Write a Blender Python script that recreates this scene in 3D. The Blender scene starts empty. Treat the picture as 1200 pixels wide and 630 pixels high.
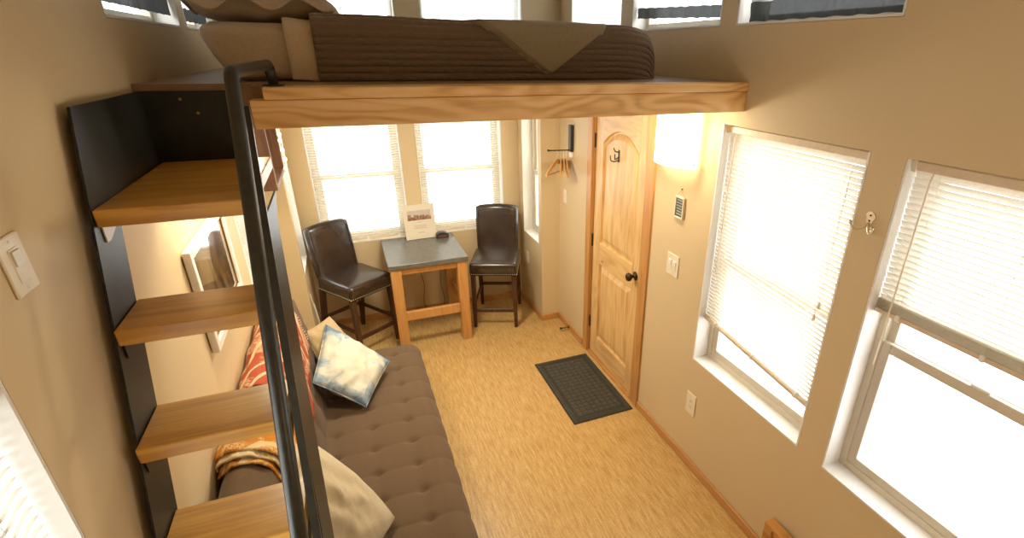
import bpy, bmesh, math, random
from math import sin, cos, pi, radians
from mathutils import Vector, Matrix, noise
random.seed(7)
SC = bpy.context.scene
COL = SC.collection

# ------------------------------------------------------------------ materials
def new_mat(name):
    m = bpy.data.materials.new(name); m.use_nodes = True
    nt = m.node_tree; b = nt.nodes['Principled BSDF']
    return m, nt, b
def mapping(nt, scale=(1,1,1), rot=(0,0,0)):
    tc = nt.nodes.new('ShaderNodeTexCoord'); mp = nt.nodes.new('ShaderNodeMapping')
    mp.inputs['Scale'].default_value = scale; mp.inputs['Rotation'].default_value = rot
    nt.links.new(tc.outputs['Object'], mp.inputs['Vector']); return mp.outputs['Vector']
def ramp(nt, fac, stops):
    r = nt.nodes.new('ShaderNodeValToRGB'); e = r.color_ramp.elements
    e[0].position, e[0].color = stops[0][0], (*stops[0][1], 1)
    e[1].position, e[1].color = stops[-1][0], (*stops[-1][1], 1)
    for p, c in stops[1:-1]:
        x = e.new(p); x.color = (*c, 1)
    nt.links.new(fac, r.inputs['Fac']); return r.outputs['Color']
def noise_tex(nt, vec, scale, detail=3, rough=.5, dist=0):
    n = nt.nodes.new('ShaderNodeTexNoise'); n.inputs['Scale'].default_value = scale
    n.inputs['Detail'].default_value = detail; n.inputs['Roughness'].default_value = rough
    n.inputs['Distortion'].default_value = dist
    nt.links.new(vec, n.inputs['Vector']); return n.outputs['Fac']
def bump(nt, b, h, strength=.2, dist=.002):
    bp = nt.nodes.new('ShaderNodeBump'); bp.inputs['Strength'].default_value = strength
    bp.inputs['Distance'].default_value = dist
    nt.links.new(h, bp.inputs['Height']); nt.links.new(bp.outputs['Normal'], b.inputs['Normal'])
def mixc(nt, f, a, c, mode='MIX'):
    m = nt.nodes.new('ShaderNodeMix'); m.data_type = 'RGBA'; m.blend_type = mode
    for i, v in ((0, f), (6, a), (7, c)):
        if hasattr(v, 'links') or hasattr(v, 'node'): nt.links.new(v, m.inputs[i])
        else: m.inputs[i].default_value = v if i == 0 else (*v, 1)
    return m.outputs[2]
def plain(name, col, rough=.5, metal=0, spec=.5, nz=0, nscale=40):
    m, nt, b = new_mat(name)
    b.inputs['Roughness'].default_value = rough; b.inputs['Metallic'].default_value = metal
    b.inputs['Specular IOR Level'].default_value = spec
    v = mapping(nt); n = noise_tex(nt, v, nscale, 3)
    c = ramp(nt, n, [(.3, tuple(x*(1-nz) for x in col)), (.7, tuple(min(1, x*(1+nz)) for x in col))])
    nt.links.new(c, b.inputs['Base Color'])
    return m
def paint(name, col, bumpy=.15):
    m, nt, b = new_mat(name); v = mapping(nt)
    n = noise_tex(nt, v, 1.2, 2)
    c = ramp(nt, n, [(.3, tuple(x*.97 for x in col)), (.7, tuple(x*1.03 for x in col))])
    nt.links.new(c, b.inputs['Base Color']); b.inputs['Roughness'].default_value = .55
    b.inputs['Specular IOR Level'].default_value = .3
    h = noise_tex(nt, v, 160, 2); bump(nt, b, h, bumpy, .001)
    return m
def wood(name, dark, mid, light, axis=0, stretch=12, scale=3.0, rough=.45, rings=True, knots=False, spec=.4, lines=0, ringw=.17, ringn=22):
    m, nt, b = new_mat(name)
    s = [stretch, stretch, stretch]; s[axis] = 1.0
    v = mapping(nt, tuple(x*1.0 for x in s))
    n1 = noise_tex(nt, v, scale, 4, .6, .6)
    if rings:
        v2 = mapping(nt, tuple((1.0 if i == axis else 5.0) for i in range(3)))
        nn = noise_tex(nt, v2, 1.3, 2, .4, .3)
        mt = nt.nodes.new('ShaderNodeMath'); mt.operation = 'MULTIPLY'; mt.inputs[1].default_value = ringn
        nt.links.new(nn, mt.inputs[0])
        sn = nt.nodes.new('ShaderNodeMath'); sn.operation = 'SINE'; nt.links.new(mt.outputs[0], sn.inputs[0])
        m2 = nt.nodes.new('ShaderNodeMath'); m2.operation = 'MULTIPLY_ADD'
        m2.inputs[1].default_value = ringw; nt.links.new(sn.outputs[0], m2.inputs[0]); nt.links.new(n1, m2.inputs[2])
        fac = m2.outputs[0]
    else: fac = n1
    c = ramp(nt, fac, [(.25, dark), (.5, mid), (.78, light)])
    if lines:
        w = nt.nodes.new('ShaderNodeTexWave'); w.bands_direction = 'Y' if axis == 0 else 'X'
        w.inputs['Scale'].default_value = lines; w.inputs['Distortion'].default_value = .6
        nt.links.new(mapping(nt), w.inputs['Vector'])
        c = mixc(nt, ramp(nt, w.outputs['Fac'], [(0, (.22,)*3), (.5, (0,)*3)]), c, dark)
    if knots:
        vo = nt.nodes.new('ShaderNodeTexVoronoi'); vo.inputs['Scale'].default_value = 3.1
        s2 = [1.6]*3; s2[axis] = .9
        nt.links.new(mapping(nt, tuple(s2)), vo.inputs['Vector'])
        kf = ramp(nt, vo.outputs['Distance'], [(.03, (.85,)*3), (.06, (0,)*3)])
        c = mixc(nt, kf, c, tuple(x*.35 for x in dark))
    nt.links.new(c, b.inputs['Base Color'])
    b.inputs['Roughness'].default_value = rough; b.inputs['Specular IOR Level'].default_value = spec
    bump(nt, b, n1, .08, .001)
    return m
def fabric(name, col, col2, wscale=700, rough=.95, sheen=.3):
    m, nt, b = new_mat(name)
    v = mapping(nt, (1, 1, 1)); n = noise_tex(nt, v, wscale*.4, 2); n2 = noise_tex(nt, mapping(nt, (1, 8, 1)), 90, 3)
    c = mixc(nt, n, col, col2); c = mixc(nt, ramp(nt, n2, [(.3, (.0,)*3), (.8, (.35,)*3)]), c, tuple(x*1.25 for x in col2))
    nt.links.new(c, b.inputs['Base Color']); b.inputs['Roughness'].default_value = rough
    b.inputs['Sheen Weight'].default_value = sheen; b.inputs['Specular IOR Level'].default_value = .2
    bump(nt, b, n, .3, .001)
    return m
def glass_mat(name, gloss=.07, tint=(1, 1, 1)):
    m = bpy.data.materials.new(name); m.use_nodes = True; nt = m.node_tree; nt.nodes.clear()
    o = nt.nodes.new('ShaderNodeOutputMaterial'); mx = nt.nodes.new('ShaderNodeMixShader')
    t = nt.nodes.new('ShaderNodeBsdfTransparent'); t.inputs[0].default_value = (*tint, 1)
    g = nt.nodes.new('ShaderNodeBsdfGlossy'); g.inputs['Roughness'].default_value = .02
    lw = nt.nodes.new('ShaderNodeLayerWeight'); pw = nt.nodes.new('ShaderNodeMath'); pw.operation = 'POWER'; pw.inputs[1].default_value = 4
    ma = nt.nodes.new('ShaderNodeMath'); ma.operation = 'MULTIPLY_ADD'; ma.inputs[1].default_value = .5; ma.inputs[2].default_value = .03
    nt.links.new(lw.outputs['Facing'], pw.inputs[0]); nt.links.new(pw.outputs[0], ma.inputs[0])
    nt.links.new(ma.outputs[0], mx.inputs[0]); nt.links.new(t.outputs[0], mx.inputs[1]); nt.links.new(g.outputs[0], mx.inputs[2])
    nt.links.new(mx.outputs[0], o.inputs[0]); return m
def translucent(name, col, f=.5, rough=.6, alpha=0, fold=False):
    m = bpy.data.materials.new(name); m.use_nodes = True; nt = m.node_tree; nt.nodes.clear()
    o = nt.nodes.new('ShaderNodeOutputMaterial'); mx = nt.nodes.new('ShaderNodeMixShader'); mx.inputs[0].default_value = f
    d = nt.nodes.new('ShaderNodeBsdfDiffuse'); t = nt.nodes.new('ShaderNodeBsdfTranslucent')
    n = noise_tex(nt, mapping(nt, (1, 1, 1)), 90, 3)
    c = ramp(nt, n, [(.3, tuple(x*.93 for x in col)), (.7, col)])
    nt.links.new(c, d.inputs[0]); nt.links.new(c, t.inputs[0])
    nt.links.new(d.outputs[0], mx.inputs[1]); nt.links.new(t.outputs[0], mx.inputs[2])
    last = mx
    if alpha:
        m3 = nt.nodes.new('ShaderNodeMixShader'); m3.inputs[0].default_value = alpha
        tr = nt.nodes.new('ShaderNodeBsdfTransparent')
        nt.links.new(mx.outputs[0], m3.inputs[1]); nt.links.new(tr.outputs[0], m3.inputs[2]); last = m3
    nt.links.new(last.outputs[0], o.inputs[0]); return m
def emit(name, col, s):
    m = bpy.data.materials.new(name); m.use_nodes = True; nt = m.node_tree; nt.nodes.clear()
    o = nt.nodes.new('ShaderNodeOutputMaterial'); e = nt.nodes.new('ShaderNodeEmission')
    e.inputs[0].default_value = (*col, 1); e.inputs[1].default_value = s
    nt.links.new(e.outputs[0], o.inputs[0]); return m

M = {}
M['wall'] = paint('wall_paint', (.66, .52, .31))
M['ceil'] = paint('ceiling_paint', (.72, .62, .47))
M['white'] = plain('white_trim', (.80, .78, .72), .45, nz=.02)
M['vinyl'] = plain('vinyl', (.64, .57, .45), .4, nz=.02)
M['plate'] = plain('plate_plastic', (.80, .72, .56), .35, nz=.02)
M['blind'] = translucent('blind_slat', (.88, .83, .72), .24)
M['blindrail'] = plain('blind_rail', (.70, .58, .43), .45, nz=.05)
M['steel'] = plain('blackened_steel', (.020, .022, .020), .38, .35, .5, nz=.25, nscale=14)
M['rail'] = plain('rail_steel', (.045, .045, .037), .36, .4, .5, nz=.15, nscale=30)
M['bronze'] = plain('dark_bronze', (.05, .035, .025), .3, .8, nz=.2)
M['chrome'] = plain('chrome', (.78, .72, .60), .28, .75, nz=.05)
M['brass'] = plain('brass_screw', (.5, .3, .1), .35, 1, nz=.1)
M['beam'] = wood('fir_beam', (.62, .34, .12), (.82, .51, .20), (.88, .60, .29), 0, 14, 1.6, .42, knots=True, ringw=.16, ringn=75)
M['deck'] = wood('dark_deck', (.22, .13, .07), (.30, .19, .11), (.36, .23, .14), 0, 10, 3, .5, rings=False)
M['tread'] = wood('tread_wood', (.54, .27, .05), (.70, .385, .078), (.78, .46, .11), 0, 16, 3.0, .30, spec=.5, lines=22)
M['door'] = wood('alder_door', (.58, .34, .13), (.72, .47, .20), (.80, .56, .27), 2, 9, 2.0, .33, knots=True, ringw=.09, ringn=40)
M['doorh'] = wood('alder_rail', (.58, .34, .13), (.72, .47, .20), (.80, .56, .27), 1, 9, 2.0, .33, knots=True, ringw=.09, ringn=40)
M['casing'] = wood('casing_wood', (.42, .19, .055), (.54, .27, .085), (.60, .33, .12), 2, 14, 3.0, .38, rings=False)
M['base'] = wood('baseboard_wood', (.42, .19, .055), (.54, .27, .085), (.60, .33, .12), 1, 14, 3.0, .38, rings=False)
M['tablewood'] = wood('table_oak', (.44, .20, .055), (.56, .28, .085), (.62, .34, .12), 2, 14, 3.0, .4, rings=False)
M['ledge'] = wood('ledge_fir', (.42, .17, .035), (.55, .25, .06), (.62, .31, .09), 1, 14, 2.6, .4)
M['walnut'] = wood('dark_chair_wood', (.035, .015, .008), (.07, .03, .014), (.11, .05, .022), 2, 12, 4, .35, rings=False)
M['mirrorwood'] = wood('dark_frame_wood', (.06, .025, .012), (.13, .055, .022), (.2, .09, .035), 2, 10, 3, .5, rings=False)
M['hangerwood'] = wood('hanger_wood', (.5, .26, .08), (.62, .36, .13), (.68, .42, .18), 2, 10, 3, .4, rings=False)
M['sofa'] = fabric('sofa_tweed', (.088, .054, .030), (.155, .10, .058), sheen=.1)
M['quilt'] = fabric('quilt_brown', (.14, .095, .062), (.19, .135, .092), 500)
M['blanket'] = fabric('olive_blanket', (.25, .205, .13), (.34, .285, .19), 600)
M['sheet'] = fabric('sheet_cream', (.42, .33, .23), (.50, .40, .29), 300, sheen=.1)
M['sheetband'] = fabric('sheet_band', (.52, .41, .28), (.60, .48, .34), 300, sheen=.1)
M['cream'] = fabric('cream_cushion', (.45, .37, .235), (.56, .47, .31), 300)
M['tan'] = fabric('tan_cushion', (.40, .29, .15), (.50, .37, .20), 300)
M['glass'] = glass_mat('window_glass')
M['black'] = plain('black_plastic', (.02, .02, .018), .35, nz=.1)
M['tabletop'] = plain('grey_table_top', (.13, .125, .11), .22, 0, .6, nz=.12, nscale=30)
M['rubber'] = plain('rubber_mat', (.04, .039, .03), .7, 0, .3, nz=.2, nscale=60)
M['rubber2'] = plain('rubber_mat_raised', (.085, .08, .062), .6, 0, .4, nz=.2, nscale=60)
M['sheer'] = translucent('sheer_curtain', (.74, .78, .78), .6, alpha=.25)
M['hem'] = translucent('dark_curtain_hem', (.06, .062, .060), .22, alpha=.02)
M['greyc'] = translucent('grey_curtain', (.20, .22, .22), .5, alpha=.12)
M['bulb'] = emit('fairy_bulb', (1, .55, .16), 14)
M['led'] = emit('clock_led', (1, .08, .05), .5)

def leather():
    m, nt, b = new_mat('dark_leather'); v = mapping(nt)
    n = noise_tex(nt, v, 6, 4); c = ramp(nt, n, [(.3, (.026, .016, .011)), (.7, (.05, .032, .022))])
    nt.links.new(c, b.inputs['Base Color']); b.inputs['Roughness'].default_value = .27
    b.inputs['Specular IOR Level'].default_value = .8
    h = noise_tex(nt, v, 260, 3); bump(nt, b, h, .25, .001); return m
M['leather'] = leather()
def cork():
    m, nt, b = new_mat('cork_floor')
    v1 = mapping(nt, (38, 3.2, 1)); v2 = mapping(nt, (120, 60, 1)); v3 = mapping(nt, (1, 1, 1))
    a = noise_tex(nt, v1, 2.4, 5, .7, 0); s = noise_tex(nt, v2, 2.2, 3, .7)
    c = ramp(nt, a, [(.30, (.40, .215, .060)), (.5, (.565, .355, .128)), (.70, (.69, .49, .215))])
    sp = ramp(nt, s, [(.36, (.8,)*3), (.44, (0,)*3)])
    c = mixc(nt, sp, c, (.30, .15, .05))
    s2 = noise_tex(nt, mapping(nt, (80, 22, 1)), 2.5, 2, .6)
    c = mixc(nt, ramp(nt, s2, [(.62, (0,)*3), (.72, (.5,)*3)]), c, (.86, .70, .42))
    nt.links.new(c, b.inputs['Base Color']); b.inputs['Roughness'].default_value = .36
    b.inputs['Specular IOR Level'].default_value = .45
    bump(nt, b, s, .1, .001); return m
M['cork'] = cork()
def pattern_fabric(name, base, pat, scale=7, thr=.52):
    m, nt, b = new_mat(name); v = mapping(nt, (1, 1, 1), (.3, .2, .5))
    w = nt.nodes.new('ShaderNodeTexWave'); w.inputs['Scale'].default_value = scale*.55; w.inputs['Distortion'].default_value = 5.5
    w.inputs['Detail'].default_value = 1.5; w.inputs['Detail Scale'].default_value = 1.1; nt.links.new(v, w.inputs['Vector'])
    f1 = ramp(nt, w.outputs['Fac'], [(.86, (0,)*3), (.9, (1,)*3)])
    n = noise_tex(nt, v, scale*13, 2, .6, 1.5); n2 = noise_tex(nt, v, scale*1.5, 1)
    f2 = ramp(nt, n, [(thr-.02, (0,)*3), (thr+.02, (1,)*3)]); f3 = ramp(nt, n2, [(.5, (0,)*3), (.54, (.8,)*3)])
    f = mixc(nt, 1.0, f2, f3, 'MULTIPLY'); f = mixc(nt, 1.0, f, f1, 'LIGHTEN')
    c = mixc(nt, f, base, pat); nt.links.new(c, b.inputs['Base Color']); b.inputs['Roughness'].default_value = .95
    b.inputs['Specular IOR Level'].default_value = .1
    bump(nt, b, n, .3, .002); return m
M['redthrow'] = pattern_fabric('red_paisley', (.38, .085, .045), (.60, .45, .27), 8, .49)
M['orangethrow'] = pattern_fabric('orange_paisley', (.58, .22, .035), (.72, .55, .28), 8, .5)
def dots_fabric():
    m, nt, b = new_mat('yellow_ring_border'); v = mapping(nt)
    vo = nt.nodes.new('ShaderNodeTexVoronoi'); vo.inputs['Scale'].default_value = 34; nt.links.new(v, vo.inputs['Vector'])
    c = ramp(nt, vo.outputs['Distance'], [(.3, (.62, .42, .10)), (.42, (.72, .62, .42)), (.6, (.6, .48, .3))])
    nt.links.new(c, b.inputs['Base Color']); b.inputs['Roughness'].default_value = .95; return m
M['ringborder'] = dots_fabric()
def tiedye():
    m, nt, b = new_mat('tie_dye'); v = mapping(nt)
    g = nt.nodes.new('ShaderNodeTexGradient'); g.gradient_type = 'SPHERICAL'
    mp = nt.nodes.new('ShaderNodeMapping'); mp.inputs['Scale'].default_value = (3.2, 3.2, 3.2)
    tc = nt.nodes.new('ShaderNodeTexCoord'); nt.links.new(tc.outputs['Object'], mp.inputs['Vector']); nt.links.new(mp.outputs[0], g.inputs[0])
    n = noise_tex(nt, v, 7, 5, .6, 1.0)
    a = nt.nodes.new('ShaderNodeMath'); a.operation = 'MULTIPLY_ADD'; a.inputs[1].default_value = .55
    nt.links.new(g.outputs['Fac'], a.inputs[0]); nt.links.new(n, a.inputs[2])
    c = ramp(nt, a.outputs[0], [(.50, (.15, .22, .30)), (.62, (.33, .41, .46)), (.74, (.62, .61, .52)), (.95, (.68, .64, .48))])
    nt.links.new(c, b.inputs['Base Color']); b.inputs['Roughness'].default_value = .9
    bump(nt, b, noise_tex(nt, v, 300, 2), .2, .001); return m
M['tiedye'] = tiedye()
def photo_art():
    m, nt, b = new_mat('framed_photo_print'); v = mapping(nt, (1, 1, 1))
    n = noise_tex(nt, mapping(nt, (1, 9, 1.5)), 2.2, 4, .6, .8)
    c = ramp(nt, n, [(.35, (.02, .012, .006)), (.5, (.16, .09, .035)), (.62, (.30, .19, .08)), (.8, (.42, .30, .15))])
    nt.links.new(c, b.inputs['Base Color']); b.inputs['Roughness'].default_value = .08
    b.inputs['Coat Weight'].default_value = 1; b.inputs['Coat Roughness'].default_value = .02; return m
M['art'] = photo_art()
def mirror():
    m, nt, b = new_mat('mirror_silver'); b.inputs['Metallic'].default_value = 1; b.inputs['Roughness'].default_value = .03
    n = noise_tex(nt, mapping(nt), 3, 1); nt.links.new(ramp(nt, n, [(0, (.86, .84, .78)), (1, (.9, .88, .82))]), b.inputs['Base Color']); return m
M['mirror'] = mirror()
def skyline():
    m, nt, b = new_mat('skyline_photo'); tc = nt.nodes.new('ShaderNodeTexCoord')
    n = noise_tex(nt, mapping(nt, (40, 1, 14)), 1.3, 3)
    c = ramp(nt, n, [(.4, (.16, .07, .035)), (.6, (.40, .22, .13))])
    nt.links.new(c, b.inputs['Base Color']); return m
M['skyline'] = skyline()
M['paper'] = plain('card_paper', (.72, .66, .52), .5, nz=.02)
M['skyp'] = plain('card_sky', (.55, .48, .42), .5, nz=.08, nscale=20)
M['ink'] = plain('faint_ink', (.45, .38, .28), .6, nz=.1)
M['shade'] = emit('sconce_shade_glow', (1.0, .80, .48), 9.0)
M['slate'] = plain('dark_sign_face', (.05, .055, .05), .5, nz=.2)
M['signink'] = plain('sign_letters', (.45, .45, .38), .6, nz=.1)

# ------------------------------------------------------------------ mesh helpers
ROOT = {}
def root_inv(o):
    while o is not None:
        if o.name in ROOT: return ROOT[o.name]
        o = o.parent
    return Matrix.Identity(4)
def obj(name, bm, mat, parent=None, smooth=False, kind=None, label=None):
    me = bpy.data.meshes.new(name)
    if parent is not None: bmesh.ops.transform(bm, matrix=root_inv(parent), verts=bm.verts)
    bmesh.ops.recalc_face_normals(bm, faces=bm.faces)
    bm.to_mesh(me); bm.free()
    o = bpy.data.objects.new(name, me); COL.objects.link(o)
    mats = mat if isinstance(mat, (list, tuple)) else [mat]
    for m in mats: me.materials.append(m)
    if smooth:
        for p in me.polygons: p.use_smooth = True
    o.parent = parent
    if kind: o['kind'] = kind
    if label: o['label'] = label
    return o
def thing(name, label, cat, loc=(0, 0, 0), rotz=0, group=None, mat=None):
    o = bpy.data.objects.new(name, None); COL.objects.link(o); o.empty_display_size = .1
    if mat is not None: o.matrix_basis = mat
    else: o.location = loc; o.rotation_euler = (0, 0, rotz)
    o['label'] = label; o['category'] = cat
    if group: o['group'] = group
    ROOT[o.name] = (mat if mat is not None else Matrix.LocRotScale(Vector(loc), Matrix.Rotation(rotz, 3, 'Z'), None)).inverted()
    return o
def tag(o, label, cat, group=None):
    o['label'] = label; o['category'] = cat
    if group: o['group'] = group
    return o
def origin_to(o, loc):
    loc = Vector(loc); o.data.transform(Matrix.Translation(-loc)); o.location = loc; return o
def BM(): return bmesh.new()
def box(bm, x0, x1, y0, y1, z0, z1, bev=0, mi=0, seg=1):
    n0 = set(bm.faces)
    mat = Matrix.Translation(((x0+x1)/2, (y0+y1)/2, (z0+z1)/2)) @ Matrix.Diagonal((abs(x1-x0), abs(y1-y0), abs(z1-z0), 1))
    r = bmesh.ops.create_cube(bm, size=1, matrix=mat)
    if bev:
        es = list({e for v in r['verts'] for e in v.link_edges})
        bmesh.ops.bevel(bm, geom=es, offset=bev, segments=seg, affect='EDGES', profile=.5)
    fs = [f for f in bm.faces if f not in n0]
    for f in fs: f.material_index = mi
    return list({v for f in fs for v in f.verts})
def tube(bm, pts, r, seg=10, mi=0, cap=True):
    pts = [Vector(p) for p in pts]; rs = r if isinstance(r, (list, tuple)) else [r]*len(pts)
    rings = []; up = None
    for i, p in enumerate(pts):
        t = (pts[min(i+1, len(pts)-1)] - pts[max(i-1, 0)]).normalized()
        if up is None:
            up = t.cross(Vector((0, 0, 1)) if abs(t.z) < .9 else Vector((1, 0, 0))).normalized()
        else:
            up = (up - t*up.dot(t)).normalized()
        w = t.cross(up)
        rings.append([bm.verts.new(p + (up*cos(2*pi*k/seg) + w*sin(2*pi*k/seg))*rs[i]) for k in range(seg)])
    for a, b in zip(rings, rings[1:]):
        for k in range(seg):
            f = bm.faces.new((a[k], a[(k+1) % seg], b[(k+1) % seg], b[k])); f.material_index = mi
    if cap:
        bm.faces.new(rings[0][::-1]).material_index = mi; bm.faces.new(rings[-1]).material_index = mi
def prism(bm, pts2, d0, d1, place, mi=0):
    # polygon pts2 (a,b) extruded from d0 to d1; place(a,b,d)->xyz
    A = [bm.verts.new(place(a, b, d0)) for a, b in pts2]; B = [bm.verts.new(place(a, b, d1)) for a, b in pts2]
    n = len(pts2)
    fs = [bm.faces.new(A), bm.faces.new(B[::-1])]
    for i in range(n): fs.append(bm.faces.new((A[i], B[i], B[(i+1) % n], A[(i+1) % n])))
    for f in fs: f.material_index = mi
def fillet(pts, r, n=6):
    out = [Vector(pts[0])]
    for i in range(1, len(pts)-1):
        p = Vector(pts[i]); a = (Vector(pts[i-1])-p); b = (Vector(pts[i+1])-p)
        ra = min(r, a.length*.45, b.length*.45); A = p+a.normalized()*ra; B = p+b.normalized()*ra
        for k in range(n+1):
            t = k/n; out.append(A*(1-t)**2 + p*2*t*(1-t) + B*t*t)
    out.append(Vector(pts[-1])); return out
def lathe(bm, prof, origin, axis, seg=20, mi=0):
    ax = Vector(axis).normalized(); u = ax.orthogonal().normalized(); w = ax.cross(u); o = Vector(origin)
    rings = [[bm.verts.new(o+ax*h+(u*cos(2*pi*k/seg)+w*sin(2*pi*k/seg))*max(r, .0004)) for k in range(seg)] for r, h in prof]
    for a, b in zip(rings, rings[1:]):
        for k in range(seg): bm.faces.new((a[k], a[(k+1) % seg], b[(k+1) % seg], b[k])).material_index = mi
    bm.faces.new(rings[0][::-1]).material_index = mi; bm.faces.new(rings[-1]).material_index = mi
def grid_surf(bm, nu, nv, fn, mi=0, wrap=False):
    V = [[bm.verts.new(fn(i/nu, j/nv)) for j in range(nv+1)] for i in range(nu+1)]
    for i in range(nu):
        for j in range(nv):
            bm.faces.new((V[i][j], V[i+1][j], V[i+1][j+1], V[i][j+1])).material_index = mi
    return V
def solid(o, t, offset=0):
    m = o.modifiers.new('s', 'SOLIDIFY'); m.thickness = t; m.offset = offset; return o

# ------------------------------------------------------------------ dimensions
W, XL = 1.711, -.60
YS, YB = 4.20, 4.83          # step to the bay, back wall of the bay
XBR, XBL = 1.537, -.43
YN = -2.3                     # wall behind the camera
ZC = 3.35
Z0, Z1 = .744, 2.078          # window opening heights
DZ, DB = 2.27, 2.146          # loft deck top, underside
CZ0, CZ1 = 2.50, 2.98         # loft window openings
T = .15

def wall(name, place, a0, a1, z0, z1, holes, t=T):
    xs = sorted({a0, a1, *[h[0] for h in holes], *[h[1] for h in holes]}); zs = sorted({z0, z1, *[h[2] for h in holes], *[h[3] for h in holes]})
    def filled(i, j):
        if i < 0 or j < 0 or i >= len(xs)-1 or j >= len(zs)-1: return False
        cx, cz = (xs[i]+xs[i+1])/2, (zs[j]+zs[j+1])/2
        return not any(h[0] < cx < h[1] and h[2] < cz < h[3] for h in holes)
    bm = BM()
    def q(*p): bm.faces.new([bm.verts.new(place(*k)) for k in p])
    for i in range(len(xs)-1):
        for j in range(len(zs)-1):
            if not filled(i, j): continue
            A, B, C, D = xs[i], xs[i+1], zs[j], zs[j+1]
            q((A, C, 0), (B, C, 0), (B, D, 0), (A, D, 0)); q((A, C, t), (A, D, t), (B, D, t), (B, C, t))
            if not filled(i-1, j): q((A, C, 0), (A, D, 0), (A, D, t), (A, C, t))
            if not filled(i+1, j): q((B, C, 0), (B, C, t), (B, D, t), (B, D, 0))
            if not filled(i, j-1): q((A, C, 0), (A, C, t), (B, C, t), (B, C, 0))
            if not filled(i, j+1): q((A, D, 0), (B, D, 0), (B, D, t), (A, D, t))
    bmesh.ops.remove_doubles(bm, verts=bm.verts, dist=1e-5)
    return obj(name, bm, M['wall'], kind='structure')
PR = lambda a, z, d: (W+d, a, z)
PL = lambda a, z, d: (XL-d, a, z)
PB = lambda a, z, d: (a, YB+d, z)
PS = lambda a, z, d: (a, YS+d, z)
PBR = lambda a, z, d: (XBR+d, a, z)
PBL = lambda a, z, d: (XBL-d, a, z)

W1 = (1.284, 2.102, Z0, Z1); W2 = (.36, 1.150, Z0, Z1)
DOOR = (2.735, 3.545, 0, 2.11)
wall('wall_right', PR, YN, YS+T, 0, ZC, [W1, W2, DOOR, (1.289, 2.102, CZ0, CZ1), (2.212, 3.056, CZ0, CZ1), (3.19, 3.975, CZ0, CZ1)])
L1 = (.27, 1.062, Z0, 1.862); L2 = (3.20, 3.50, Z0, Z1)
wall('wall_left', PL, YN, YS+T, 0, ZC, [L1, L2, (2.179, 3.154, CZ0-.04, CZ1), (3.29, 4.06, CZ0-.04, CZ1)])
B1 = (-.29, .46, .79, 2.04); B2 = (.595, 1.375, .79, 2.04)
wall('wall_bay_back', PB, XBL-T, XBR+T, 0, 2.3, [B1, B2])
S1 = (4.27, 4.71, .76, 2.04)
wall('wall_bay_right', PBR, YS, YB, 0, 2.3, [S1], .14)
wall('wall_bay_left', PBL, YS, YB, 0, 2.3, [S1], .14)
wall('wall_back_upper', PS, XL, W, 2.2, ZC, [(-.33, .475, CZ0, CZ1), (.64, 1.40, CZ0, CZ1)])
bm = BM(); box(bm, XBR+.1405, W, YS, YS+T, 0, 2.2); obj('wall_back_right', bm, M['wall'], kind='structure')
bm = BM(); box(bm, XL, XBL-.1505, YS, YS+T, 0, 2.2); obj('wall_back_left', bm, M['wall'], kind='structure')
bm = BM(); box(bm, XL-T, W+T, YN-T, YN, 0, ZC); obj('wall_front', bm, M['wall'], kind='structure')
bm = BM(); box(bm, XL-T, W+T, YN-T, YB+T, -.1, 0); obj('floor', bm, M['cork'], kind='structure')
bm = BM(); box(bm, XL-T, W+T, YN-T, YS+T, ZC, ZC+.1); obj('ceiling', bm, M['ceil'], kind='structure')
bm = BM(); box(bm, XBL-T, XBR+T, YS+T, YB+T, 2.3, 2.4); obj('ceiling_bay', bm, M['ceil'], kind='structure')

# baseboards
def base(name, pts, mat='base'):
    bm = BM()
    x0, x1, y0, y1 = pts; box(bm, x0, x1, y0, y1, 0, .062, .004); obj(name, bm, M[mat], kind='structure')
base('baseboard_right', (W-.014, W, YN, 2.65)); base('baseboard_right_far', (W-.014, W, 3.63, YS-.001))
base('baseboard_back_right', (XBR-.014, W-.014, YS-.014, YS)); base('baseboard_bay_right', (XBR-.014, XBR, YS, YB))
base('baseboard_bay_back', (XBL, XBR-.014, YB-.014, YB)); base('baseboard_bay_left', (XBL, XBL+.014, YS-.014, YB-.014))
base('baseboard_left', (XL, XL+.014, YN, YS-.014)); base('baseboard_back_left', (XL, XBL, YS-.014, YS))

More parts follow.
